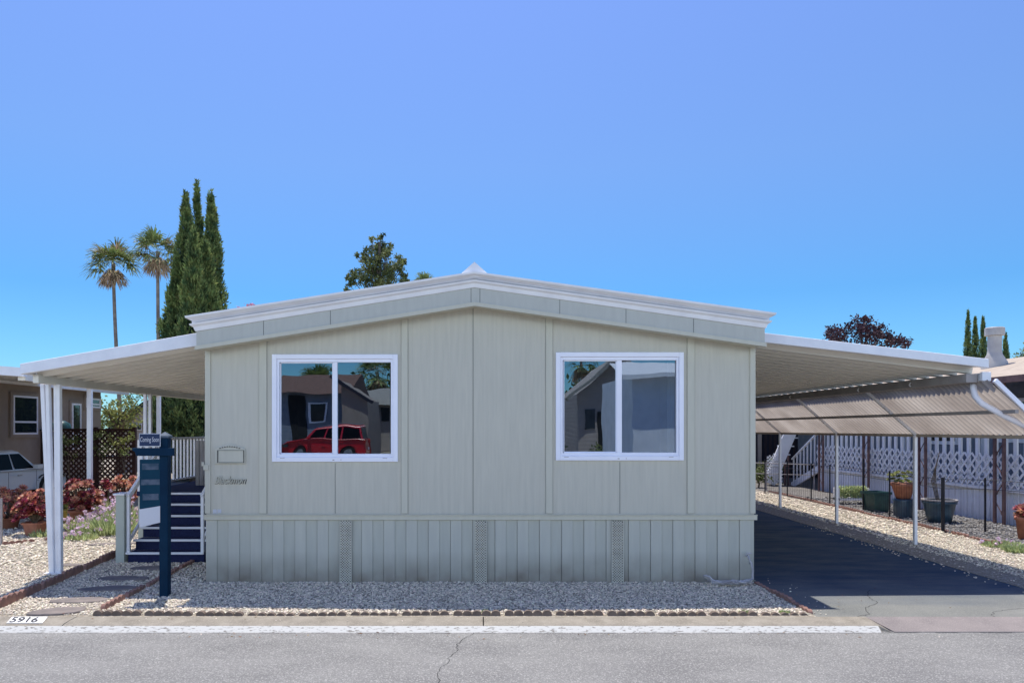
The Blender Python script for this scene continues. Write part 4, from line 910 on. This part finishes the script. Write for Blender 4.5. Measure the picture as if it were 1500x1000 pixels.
# dark-gabled house behind
Y = 36; t = thing('gabled_house', 'tan house with dark gable edge behind the lattice fence', 'house', (PX(215, Y), Y, 0))
xm, x0, x1 = PX(218, Y), PX(160, Y), PX(276, Y); zr = PZ(590, Y)
MB().prism([(x0+.3, Y, 0), (x1-.3, Y, 0), (x1-.3, Y, PZ(622, Y)), (xm, Y, zr-.15), (x0+.3, Y, PZ(622, Y))], (0, 8, 0)).build('wall', 'greyhouse', t)
for xa, za in ((x0, PZ(632, Y)), (x1, PZ(632, Y))): MB().bar((xa, Y-.1, za), (xm, Y-.1, zr+.05), .3, .22, up=(0, 0, 1)).build('gable_trim', 'roofdark', t)
MB().prism([(x0, Y, PZ(632, Y)), (xm, Y, zr), (x1, Y, PZ(632, Y)), (xm, Y, zr+.12)], (0, 8.2, 0)).build('roof', 'roofgrey', t)
f = MB().bx(PX(189, Y), PX(208, Y), Y-.04, Y-.01, PZ(630, Y), PZ(620, Y)).build('window', 'vinyl', t)
for k in range(3): MB().bx(PX(190+6*k, Y), PX(195+6*k, Y), Y-.06, Y-.045, PZ(629, Y), PZ(621, Y)).build('pane', 'pane_far', f)

# ------------------------------------------------------------------ cars
def car(name, L, W, H, belt, m, label, suv=False, group=None):
    t = thing(name, label, 'car', (0, 0, 0), group); hw = W/2; wb = L*.58; wr = .33 if not suv else .37
    xr, xf = -L/2+L*.2, -L/2+L*.2+wb
    # lower body: outline with wheel arches cut in, lofted over the width
    def arch(cx): return [(cx + (wr+.06)*math.cos(a), wr + (wr+.06)*math.sin(a)) for a in [PI - PI*k/8 for k in range(9)]]
    low = [(-L/2+.04, .28)] + arch(xr) + arch(xf) + [(L/2-.06, .28)]
    low = [(x, max(z, .24)) for x, z in low]
    up = [(L/2, .45), (L/2-.03, belt*.74), (L/2-.25, belt*.86), (L*.24, belt), (-L*.42, belt+.03), (-L/2+.02, belt-.02), (-L/2-.0, .5)]
    pts = low + up
    secs = [(-hw, .0), (-hw*.99, .0)]
    mb = MB(); n = len(pts)
    ys = [(-hw+.05, .96, .98), (-hw, 1, .94), (hw, 1, .94), (hw-.05, .96, .98)]
    vs = []
    for (yy, sx_, _), (zoff) in zip([(-hw+.04, 1, 0), (-hw, .99, 0), (hw, .99, 0), (hw-.04, 1, 0)], (0, -.0, -.0, 0)):
        for (x, z) in pts: vs.append((x*sx_, yy, z + (.03 if abs(yy) < hw-.01 and z >= belt-.03 else 0)))
    vs = []
    for yy, ins in ((-hw+.10, 0), (-hw+.015, .02), (-hw, .05), (hw, .05), (hw-.015, .02), (hw-.10, 0)):
        for (x, z) in pts:
            vs.append((x*(1-ins*.3), yy*(1 if z < belt*.9 else .985), z + (0 if z < belt*.8 else -ins*.6 + .02)))
    fs = [tuple(range(n)), tuple(range(5*n, 6*n))[::-1]]
    for k in range(5):
        for i in range(n): fs.append((k*n+i, k*n+(i+1)%n, (k+1)*n+(i+1)%n, (k+1)*n+i))
    body = mb.add(vs, fs).build('body', m, t, smooth=False, local=True)
    # cabin
    if suv: base = [(-L*.475, belt), (L*.22, belt-.02)]; top = [(-L*.43, H), (L*.11, H)]
    else: base = [(-L*.40, belt), (L*.22, belt-.02)]; top = [(-L*.20, H), (L*.05, H)]
    ti = .17; b0, b1 = base[0][0], base[1][0]; t0, t1 = top[0][0], top[1][0]
    V = [(b0, -hw+.06, belt), (b1, -hw+.06, belt), (b1, hw-.06, belt), (b0, hw-.06, belt), (t0, -hw+ti, H-.05), (t1, -hw+ti, H-.05), (t1, hw-ti, H-.05), (t0, hw-ti, H-.05), (t0+.1, -hw+ti+.1, H), (t1-.1, -hw+ti+.1, H), (t1-.1, hw-ti-.1, H), (t0+.1, hw-ti-.1, H)]
    MB().add(V, [(0,1,5,4),(1,2,6,5),(2,3,7,6),(3,0,4,7),(4,5,9,8),(5,6,10,9),(6,7,11,10),(7,4,8,11),(8,9,10,11)]).build('cabin', m, t, bevel=.015, local=True)
    def lerp(a, b, k): return tuple(a[i]+(b[i]-a[i])*k for i in range(3))
    def panel(A, B, Cc, D, u0, u1, v0, v1, out):
        def p(u, v): return Vector(lerp(lerp(A, B, u), lerp(D, Cc, u), v)) + Vector(out)
        return MB().add([p(u0, v0), p(u1, v0), p(u1, v1), p(u0, v1)], [(0,1,2,3)])
    for sgn in (0, 1):
        A, B, Cc, D = (V[0], V[1], V[5], V[4]) if sgn == 0 else (V[3], V[2], V[6], V[7]); o_ = (0, -.012 if sgn == 0 else .012, .003)
        for u0, u1 in (((.03, .36), (.39, .62), (.65, .93)) if suv else ((.06, .28), (.30, .58), (.61, .93))): panel(A, B, Cc, D, u0, u1, .08, .9, o_).build('side_window', 'carglass', t, local=True)
    panel(V[1], V[2], V[6], V[5], .07, .93, .08, .92, (.012, 0, .006)).build('windscreen', 'carglass', t, local=True)
    panel(V[3], V[0], V[4], V[7], .07, .93, .08, .92, (-.012, 0, .006)).build('rear_window', 'carglass', t, local=True)
    for sgn in (-1, 1):
        for xw in (xr, xf):
            y1 = sgn*(hw-.02); y0 = sgn*(hw-.24)
            MB().tube([(xw, y0-sgn*.02, wr+.02), (xw, y1-sgn*.03, wr+.02)], wr+.055, 20).build('wheel_arch', 'dark', t, local=True)
            w_ = MB().tube([(xw, y0, wr), (xw, y1-sgn*.03, wr), (xw, y1, wr)], [wr, wr, wr-.03], 24).build('wheel', 'rubber', t, local=True)
            r = MB().tube([(xw, y1-sgn*.01, wr), (xw, y1+sgn*.004, wr)], wr*.62, 20)
            for k in range(5): a = 2*PI*k/5; r.bar((xw, y1+sgn*.012, wr), (xw+wr*.58*math.cos(a), y1+sgn*.012, wr+wr*.58*math.sin(a)), .05, .012, up=(0, 1, 0))
            r.build('rim', 'rim', w_, local=True)
        for xh in (-L*.22, L*.0): MB().bx(xh-.09, xh+.09, *sorted((sgn*hw, sgn*(hw+.03))), belt-.14, belt-.105).build('door_handle', m if suv else 'rim', t, bevel=.006, local=True)
        mb = MB()
        for xs in (-L*.10, L*.17, -L*.30): mb.bx(xs-.004, xs+.004, *sorted((sgn*(hw-.004), sgn*(hw+.002))), .32, belt-.02)
        mb.build('door_seam', 'dark', t, local=True)
        MB().bx(-L/2-.01, -L/2+.14, *sorted((sgn*(hw-.32), sgn*(hw-.0))), belt-.22, belt-.06).build('tail_lamp', 'lamp_red', t, local=True)
        MB().bx(L/2-.3, L/2-.01, *sorted((sgn*(hw-.35), sgn*(hw-.01))), belt*.66, belt*.78).build('headlight', 'pane_far', t, local=True)
        MB().bx(L*.14, L*.19, *sorted((sgn*(hw-.02), sgn*(hw+.14))), belt+.02, belt+.14).build('mirror', m, t, bevel=.01, local=True)
    if suv:
        for sgn in (-1, 1): MB().bar((t0+.1, sgn*(hw-.3), H+.05), (t1-.1, sgn*(hw-.3), H+.05), .03, .03).build('roof_rail', 'rim', t, local=True)
    MB().bx(-L/2-.012, -L/2, -.26, .26, .55, .68).build('licence_plate', 'paper', t, local=True)
    return t
c1 = car('parked_car', 4.6, 1.78, 1.46, .90, 'carwhite', 'white sedan with dark windows parked at the left picture edge'); c1.location = (-12.6-.89, 20.2, 0); c1.rotation_euler = (0, 0, PI/2)

# ------------------------------------------------------------------ right neighbour
rn = thing('neighbour_deck_house', 'grey mobile home with white deck railing right of the driveway', 'house', (13, 18, 0))
MB().bx(13.3, 20, 12, 32, .6, 3.3).build('wall', 'bluegrey', rn)
M['bluegrey'].name = 'blue_grey_siding'
MB().prism([(10.95, 11.5, 3.10), (13.7, 11.5, 3.80), (17, 11.5, 4.3), (20.5, 11.5, 3.4), (20.5, 11.5, 3.3), (13.3, 11.5, 3.25), (10.95, 11.5, 3.03)], (0, 21, 0)).build('roof', 'rooftan', rn)
MB().bx(10.90, 10.945, 11.5, 32.5, 3.0, 3.14).build('fascia', 'rustiron', rn)
for (ya, yb, za, zb) in ((15.2, 16.4, 1.7, 2.9), (17.6, 18.9, 1.7, 2.8), (20.5, 22, 1.6, 2.8)):
    f = MB().bx(13.22, 13.3, ya, yb, za, zb).build('window', 'vinyl', rn); MB().bx(13.2, 13.215, ya+.1, yb-.1, za+.1, zb-.1).build('pane', 'pane_far', f)
for Y in (16.9, 17.25, 19.4, 23): MB().bx(13.2, 13.29, Y, Y+.12, .8, 3.2).build('corner_trim', 'skirt_white', rn)
YD0, YD1 = 11.6, 24.6
MB().bx(11.25, 13.28, YD0, YD1, .70, .78).build('deck', 'white', rn)
mb = MB(); Y = YD0
while Y < YD1: mb.bx(11.28, 11.32, Y, Y+.10, 0, .70); mb.bx(11.295, 11.32, Y+.10, Y+.15, 0, .70); Y += .15
mb.bx(11.27, 11.34, YD1, YD1+.03, 0, .70); mb.build('skirting', 'skirt_white', rn)
mb = MB(); mb.bx(11.2, 11.3, YD0, YD1, .70, .76); mb.bx(11.22, 11.3, YD0, YD1, 1.94, 2.0); mb.build('rail', 'white', rn)
Y = YD0
while Y < YD1: MB().bx(11.24, 11.28, Y, Y+.10, .84, 1.94).build('baluster', 'white', rn); Y += .30
mb = MB(); lat(mb, 'X', 11.19, YD0, YD1, 1.0, 1.5, .25, .05, .01); lat(mb, 'X', 11.19, YD0, YD1, .78, .98, .20, .035, .01); mb.build('lattice_panel', 'white', rn)
# stair rail at the far end of the deck
mb = MB(); mb.bar((11.3, YD1, 2.0), (11.3, YD1+2.2, .95), .07, .05); mb.bar((11.3, YD1, .75), (11.3, YD1+2.2, .0), .06, .22)
for k in range(8): mb.bx(11.28, 11.32, YD1+.1+k*.28, YD1+.14+k*.28, max(0, .75-.34*k*.28), 1.95-k*.28*.477)
mb.build('stair_railing', 'white', rn)
fl = thing('flue_pipe', 'galvanised flue pipe with wide cap on the neighbouring roof', 'chimney', (PX(1457, 18.7), 18.7, 3.7)); X_ = PX(1457, 18.7)
MB().lathe((X_, 18.7, 0), [(.30, 3.55), (.28, 3.72), (.17, 3.92), (.155, 4.0), (.155, 4.42)], 24).build('pipe', 'chimney', fl, smooth=True)
MB().lathe((X_, 18.7, 0), [(.15, 4.40), (.22, 4.40), (.22, 4.58), (.20, 4.60), (0, 4.62)], 24).build('cap', 'chimney', fl)
# scrolled iron posts
def iron_post():
    t = thing('iron_post', 'x', 'post', (0, 0, 0), 'scrolled iron posts along the white deck')
    for s in (-1, 1): MB().bx(-.025, .025, s*.14-.028, s*.14+.028, 0, 3.02).build('upright', 'rustiron', t, local=True)
    mb = MB()
    for k in range(7):
        z = .15+k*.42; s = 1 if k % 2 else -1
        mb.tube([(0, s*.11*math.cos(PI*j/8), z+.38*j/8) for j in range(9)], .011, 6)
        mb.tube([(0, s*(.10-.05*math.sin(j*.8)), z+.05+.03*j) for j in range(5)], .009, 6)
    mb.build('scrollwork', 'rustiron', t, local=True); return t
ip = iron_post()
for i, (Y, lb) in enumerate([(15.75, 'scrolled rust brown iron post nearest the street on the right'), (18.5, 'scrolled iron post second from the street, behind the blue bowl'), (21.2, 'scrolled iron post third from the street, by the green pot'),
                             (24.0, 'scrolled iron post at the far end of the white deck'), (26.7, 'farthest scrolled iron post, next to the deck stairs'), (13.0, 'scrolled iron post beyond the right picture edge')][:5]):
    o = ip if i == 0 else copy_tree(ip); o.location = (11.05, Y, 0); o['label'] = lb
# shed, second stair and hedge at the back of the driveway
t = thing('garden_shed', 'dark corrugated shed at the far end of the driveway', 'shed', (12, 31, 0)); mb = MB()
mb.bx(7.2, 17, 31, 34, 0, 3.3); mb.build('wall', 'purple_siding', t); mb = MB(); x = 7.2
while x < 17: mb.bx(x, x+.08, 30.97, 30.997, 0, 3.3); x += .2
mb.build('cladding_rib', 'roofdark', t); MB().bx(7.0, 17.2, 30.8, 34.2, 3.3, 3.4).build('roof', 'roofgrey', t)
for k, (a, b) in enumerate(((7.5, 7.7), (11.6, 11.75))): MB().bx(a, b, 30.9, 30.96, 0, 3.3).build('corner_post', 'greyhouse', t)
t = thing('white_stair_stringer', 'steep white lattice sided stair at the back of the driveway', 'stair', (10.6, 26.5, 0))
MB().bar((10.3, 26.4, .1), (11.25, 26.4, 2.35), .05, .42, up=(1, 0, 0)).build('stringer', 'white', t)
mb = MB(); lat(mb, 'Y', 26.33, 10.2, 10.75, .1, 1.1, .12, .03, .01); mb.build('lattice_panel', 'white', t)
for k in range(7): MB().bx(10.35+k*.14, 10.65+k*.14, 26.42, 27.2, .2+k*.3, .24+k*.3).build('tread', 'skirt_white', t)
for (x, Y, r, lb) in ((9.6, 25.6, .45, 'dark leafy shrub at the far end of the driveway, left'), (11.0, 28, .6, 'green shrub in front of the dark shed'), (8.9, 28, .5, 'round green shrub by the shed corner')):
    crown_tree('green_shrub', x, Y, .3, [(x+dx*r, Y+dy*r, .35+dz*r, r*.6) for dx, dy, dz in ((0, 0, .3), (-.5, 0, .1), (.5, 0, .2), (0, -.4, 0), (.2, .3, .6))], 'leaf', lb, per=260, ls=.11, cat='shrub', tr=.03)
t = thing('pipe_railing', 'low metal pipe railing at the back of the driveway', 'railing', (9.5, 24.6, 0))
mb = MB(); mb.tube([(8.0, 24.6, .95), (11.1, 24.6, .85)], .02, 6).tube([(8.0, 24.6, .6), (11.1, 24.6, .5)], .015, 6); mb.build('rail', 'greyboards', t)
for X_ in (8.0, 9.5, 11.1): MB().tube([(X_, 24.6, 0), (X_, 24.6, .93)], .02, 6).build('post', 'greyboards', t)
# wire garden fence
wf = thing('wire_fence', 'thin black wire garden fence along the edging on the right', 'fence', (9.3, 15, 0))
FP = [(9.15, 12.4), (9.75, 14.3), (9.2, 14.55), (9.42, 17.1), (9.45, 18.3), (9.4, 19.9), (9.33, 21.5), (9.3, 23.2), (9.1, 25.2)]
fx = [(10.5, 13.0), (9.93, 14.55), (9.16, 14.65), (9.35, 16.9), (9.5, 18.35), (9.4, 19.9), (9.3, 20.8), (9.25, 22.3), (9.0, 23.4)]
for i, (x, Y) in enumerate(fx): MB().bx(x-(.03 if i == 2 else .014), x+(.03 if i == 2 else .014), Y-.014, Y+.014, 0, 1.08 if i != 4 else 1.3).build('post', 'blackwire', wf)
mb = MB()
for i in range(len(fx)-1):
    (xa, ya), (xb, yb) = fx[i], fx[i+1]
    for z in (1.04, .86, .1): mb.tube([(xa, ya, z), (xb, yb, z)], .005, 4, cap=False)
    D = math.hypot(xb-xa, yb-ya); n = int(D/.11)
    for k in range(1, n): f = k/n; mb.tube([(xa+(xb-xa)*f, ya+(yb-ya)*f, .03), (xa+(xb-xa)*f, ya+(yb-ya)*f, 1.04 if k % 2 else .86)], .0028, 3, cap=False)
mb.build('wire_mesh', 'blackwire', wf)
# pots
def pot(name, px, py, r, h, m, label, sq=0, flare=1.25, rim=None, cat='pot'):
    X_, Y = at(px, py); t = thing(name, label, cat, (X_, Y, 0))
    prof = [(0, .0), (r/flare, 0), (r/flare+(r-r/flare)*.5, h*.45), (r*.97, h*.86), (r*1.05, h*.88), (r*1.06, h), (r*.95, h), (r*.9, h*.9), (0, h*.88)]
    MB().lathe((X_, Y, 0), prof, 24, sq, .2).build('pot_body', m, t, smooth=not sq)
    if rim: MB().lathe((X_, Y, 0), [(r*.96, h+.001), (r*1.1, h+.002), (r*1.1, h+.03), (r*.94, h+.03), (r*.96, h+.001)], 24, sq, .2).build('rim', rim, t)
    return t, X_, Y
pot('green_pot', 1283, 749, .25, .50, 'greenpot', 'large dark green square pot behind the wire fence', sq=1)
t, X_, Y = pot('blue_bowl', 1376, 765, .32, .48, 'bluepot', 'wide blue bowl planter with pale rim behind the wire fence', rim='greyboards', flare=1.45, cat='planter')
st = MB()
for k in range(4): st.tube([(X_-.02*k, Y, .45), (X_-.05-.03*k, Y+.05, .9), (X_-.08+.03*k, Y, 1.25+.1*k)], .009, 5)
st.build('bare_stem', 'bark', t)
X_, Y = at(1323, 758); b = thing('blue_barrel', 'dark blue ribbed tub standing under a clay pot', 'tub', (X_, Y, 0))
MB().lathe((X_, Y, 0), [(0, 0), (.19, 0), (.205, .05), (.195, .12), (.21, .17), (.20, .24), (.215, .3), (.2, .36), (.22, .42), (.2, .44), (0, .43)], 24).build('tub_body', 'bluepot', b, smooth=True)
t = thing('clay_pot_plant', 'clay pot with yellow green succulent standing on the blue tub', 'potted plant', (X_, Y, .44))
MB().lathe((X_, Y, .445), [(0, 0), (.15, 0), (.235, .28), (.26, .29), (.26, .36), (.22, .36), (0, .33)], 24).build('pot', 'claypot', t, smooth=True)
parts = []; 
for i in range(34):
    a = RNG.uniform(0, 2*PI); q = math.sqrt(RNG.uniform())*.27; rosette(np.array([X_-.04+q*math.cos(a), Y+q*math.sin(a), .82+RNG.uniform(0, .24)]), .08, 9, np.array([math.cos(a)*.5, math.sin(a)*.5-.2, 1.0]), parts)
V, Fc = merge(parts); npmesh('foliage', V, Fc, 'leaf_y', t)
X_, Y = at(1497, 790); succulent('red_potted_plant', X_+.08, Y, .42, .62, .16, 12, .09, 'red plant in tall clay pot at the right picture edge', True, pr=.17, ph=.42)
X_, Y = at(1247, 738); t = thing('planter_box', 'low white planter box with clipped pale hedge behind the wire fence', 'planter', (X_, Y, 0))
MB().bx(X_-.42, X_+.42, Y-.16, Y+.16, .12, .17).bx(X_-.42, X_-.39, Y-.16, Y+.16, 0, .44).bx(X_+.39, X_+.42, Y-.16, Y+.16, 0, .44).build('box', 'white', t)
n = 1600; P = np.array([X_, Y, .34]) + RNG.uniform(-1, 1, (n, 3))*np.array([.37, .14, .14]); D = rnd(n)*.06; V, Fc = leaves(P, D, unit(np.cross(D, rnd(n)))*.035); npmesh('hedge', V, Fc, 'grass', t)

# ------------------------------------------------------------------ across the street (seen only as reflections in the panes)
def opp(px, D): return (px - 704)*D/F, 19.7 - D
def oz(py, D): return EYE + (628 - (py + 12.6))*D/F
D = 45; t = thing('brown_roof_house', 'house with brown roof across the street, reflected in left window', 'house', (*opp(460, D), 0))
xa, Yo = opp(395, D); xb, _ = opp(505, D); ze = oz(571, D)
MB().bx(xa, xb, Yo-9, Yo, 0, ze).build('wall', 'bluegrey', t); MB().add([(xa-.5, Yo+.6, ze-.1), (xb+.3, Yo+.6, ze-.1), (xb+.3, Yo-5, ze+1.3), (xa-.5, Yo-5, ze+1.3), (xb+.3, Yo-9, ze-.1), (xa-.5, Yo-9, ze-.1)], [(0,1,2,3), (3,2,4,5), (1,4,2), (0,3,5)]).build('roof', 'roofbrown', t)
xp, _ = opp(523, D); MB().prism([(xb, Yo+1.2, 0), (xb+.01+1.6, Yo+1.2, 0), (xb+1.6, Yo+1.2, oz(583, D)), (xb, Yo+1.2, oz(556, D))], (0, -5, 0)).build('porch_gable', 'tan', t)
MB().bar((xb-.6, Yo+1.4, oz(553, D)+.1), (xb+2.0, Yo+1.4, oz(586, D)), .3, .18).build('gable_trim', 'roofdark', t)
x0, _ = opp(451, D); x1, _ = opp(478, D); f = MB().bx(x0, x1, Yo+.01, Yo+.08, oz(613, D), oz(586, D)).build('window', 'vinyl', t); MB().bx(x0+.12, x1-.12, Yo+.09, Yo+.1, oz(611, D), oz(588, D)).build('pane', 'pane_far', f)
x0, _ = opp(425, D); x1, _ = opp(448, D); MB().bx(x0, x1, Yo+.01, Yo+.04, 0, oz(577, D)).build('carport_opening', 'dark', t)
D = 52; t = thing('grey_roof_house', 'grey roofed house with white awning across the street, reflected in left window', 'house', (*opp(545, D), 0))
xa, Yo = opp(510, D); xb, _ = opp(640, D); ze = oz(590, D)
MB().bx(xa, xb, Yo-8, Yo, 0, ze).build('wall', 'greyhouse', t); MB().add([(xa-.4, Yo+.6, ze), (xb, Yo+.6, ze), (xb, Yo-5, ze+1.3), (xa-.4, Yo-5, ze+1.3)], [(0,1,2,3)]).build('roof', 'roofgrey', t)
x0, _ = opp(515, D); x1, _ = opp(545, D); corrugated(MB(), x0, oz(614, D), x0+.01, oz(590, D), Yo+.5, Yo+2, .2, .05); MB().add([(x0, Yo+2.4, oz(613, D)), (x1, Yo+2.4, oz(613, D)), (x1, Yo, oz(588, D)), (x0, Yo, oz(588, D))], [(0,1,2,3)]).build('awning', 'alu', t)
MB().bx(x1-.1, x1, Yo+2.3, Yo+2.4, 0, oz(613, D)).build('post', 'alu', t)
for pa, pb in ((547, 553), (558, 568)): x0, _ = opp(pa, D); x1, _ = opp(pb, D); MB().bx(x0, x1, Yo+.01, Yo+.06, oz(616, D), oz(594, D)).build('window', 'pane_far', t)
c2 = car('red_suv', 4.7, 1.95, 1.84, 1.14, 'carred', 'red sport utility car parked across the street, reflected in left window', suv=True); X_, Yo = opp(478, 41); c2.location = (X_, Yo, 0); c2.rotation_euler = (0, 0, PI)
fan_palm(opp(552, 75)[0], 19.7-75, oz(545, 75), 0, 'fan palm across the street, reflected at top of left window', 1.1)
fan_palm(opp(466, 75)[0], 19.7-75, oz(556, 75), 0, 'shorter fan palm across the street behind the brown roof', .9)
D = 24; t = thing('siding_house', 'pale sided house across the street, reflected in right window', 'house', (*opp(955, D), 0))
xa, Yo = opp(927, D); xb, _ = opp(1080, D); MB().bx(xa, xb, Yo-6, Yo, 0, oz(543, D)).build('wall', 'skirt_white', t)
MB().add([(xa-.4, Yo+.5, oz(546, D)), (xb, Yo+.5, oz(546, D)), (xb, Yo-2, oz(520, D)), (xa-.4, Yo-2, oz(520, D))], [(0,1,2,3)]).build('roof', 'alu', t); MB().bx(xa-.4, xb, Yo+.42, Yo+.5, oz(549, D), oz(543, D)).build('fascia', 'white', t)
D = 36; t = thing('gable_front_house', 'dark gable fronted house across the street, reflected in right window', 'house', (*opp(880, D), 0))
xm, Yo = opp(905, D); xa, _ = opp(846, D); xb, _ = opp(960, D)
MB().prism([(xa, Yo, 0), (xb, Yo, 0), (xb, Yo, oz(575, D)), (xm, Yo, oz(520, D)), (xa, Yo, oz(575, D))], (0, -9, 0)).build('wall', 'greyhouse', t)
for xx in (xa-.6, xb+.6): MB().bar((xx, Yo+.3, oz(582, D)), (xm, Yo+.3, oz(518, D)), .7, .15).build('gable_trim', 'roofgrey', t)
x0, _ = opp(876, D); x1, _ = opp(905, D); MB().bx(x0, x1, Yo+.01, Yo+.05, 0, oz(600, D)).build('doorway', 'dark', t)
x0, _ = opp(855, D); x1, _ = opp(872, D); MB().bx(x0, x1, Yo+.01, Yo+.05, oz(625, D), oz(595, D)).build('window', 'pane_far', t)
D = 30; X_, Yo = opp(860, D); crown_tree('hedge', X_, Yo, .5, [(X_+k*.5, Yo, .8+.1*math.sin(k*2), .55) for k in range(-3, 5)], 'leaf', 'dark hedge across the street, reflected in the right window', per=160, ls=.14, cat='hedge', tr=.05)
fan_palm(opp(852, 70)[0], 19.7-70, oz(528, 70), 0, 'fan palm across the street, reflected in the right window', .9, nf=22)

# ------------------------------------------------------------------ distant tree belts that close the horizon on both sides
def belt(name, label, y0, y1, xr, n, h, m):
    parts = []
    cx = RNG.uniform(-xr, xr, n); cy = RNG.uniform(y0, y1, n); hh = h*RNG.uniform(.45, 1.15, n)
    k = 150; P = np.repeat(np.stack([cx, cy, hh*.5], 1), k, 0) + RNG.normal(size=(n*k, 3))*np.array([1.5, 1.2, .01]); P[:, 2] += RNG.normal(size=n*k)*np.repeat(hh, k)*.24
    P[:, 2] = np.abs(P[:, 2]); D = unit(rnd(n*k)+np.array([0, 0, .4]))*.6; V, Fc = leaves(P, D, unit(np.cross(D, rnd(n*k)))*.4)
    o = npmesh(name, V, Fc, m); tag(o, label, 'trees', kind='stuff')
belt('distant_trees', 'low belt of trees far behind the homes', 74, 84, 110, 260, 4.6, 'leaf')
belt('distant_trees', 'low belt of trees across the street', -62, -52, 80, 200, 5.5, 'leaf')

# dry leaves and grit blown onto the gravel, kerb, gutter and driveway
def litter():
    n = 420; P = np.stack([RNG.uniform(-8.5, 8.5, n), RNG.uniform(8.1, 9.8, n), np.full(n, .022)], 1)
    k = 90; P[:k, 1] = RNG.uniform(7.45, 7.68, k); P[:k, 2] = -.070; P[k:k+25, 1] = RNG.uniform(7.86, 8.06, 25); P[k:k+25, 2] = .004
    keep = ~((P[:, 0] > 3.6) & (P[:, 0] < 7.0) & (RNG.uniform(0, 1, n) < .7)); P = P[keep]; n = len(P)
    D = rnd(n)*np.array([1, 1, .25])*RNG.uniform(.018, .045, (n, 1)); W = unit(np.cross(D, np.array([0, 0, 1.0]) + rnd(n)*.4))*.018
    V, Fc = leaves(P, D, W); tag(npmesh('dry_leaves', V, Fc, 'deadleaf'), 'small dry leaves scattered over gravel and gutter', 'leaves', kind='stuff')
M['deadleaf'] = mat('dead_leaf', (.26, .16, .08), .9, (.14, .08, .04), 5, 4, island=.5)
litter()
for pts_, w_ in (([(4.1, 8.07), (4.3, 8.2), (4.42, 8.5), (4.7, 8.75), (4.75, 9.1), (5.0, 9.5)], .004), ([(5.6, 8.07), (5.75, 8.3), (6.1, 8.45), (6.5, 8.5), (6.98, 8.62)], .003)):
    mb = MB(); fine = []
    for i in range(len(pts_)-1):
        for q in range(6): f = q/6; fine.append((pts_[i][0]+(pts_[i+1][0]-pts_[i][0])*f+random.uniform(-.02, .02), pts_[i][1]+(pts_[i+1][1]-pts_[i][1])*f+random.uniform(-.015, .015)))
    for (xa, ya), (xb, yb) in zip(fine, fine[1:]):
        d = math.hypot(xb-xa, yb-ya) + 1e-6; nx, ny = -(yb-ya)/d*w_, (xb-xa)/d*w_
        mb.add([(xa-nx, ya-ny, -.0105), (xa+nx, ya+ny, -.0105), (xb+nx, yb+ny, -.0105), (xb-nx, yb-ny, -.0105)], [(0, 1, 2, 3)])
    struct(mb, 'driveway_crack', 'crack')
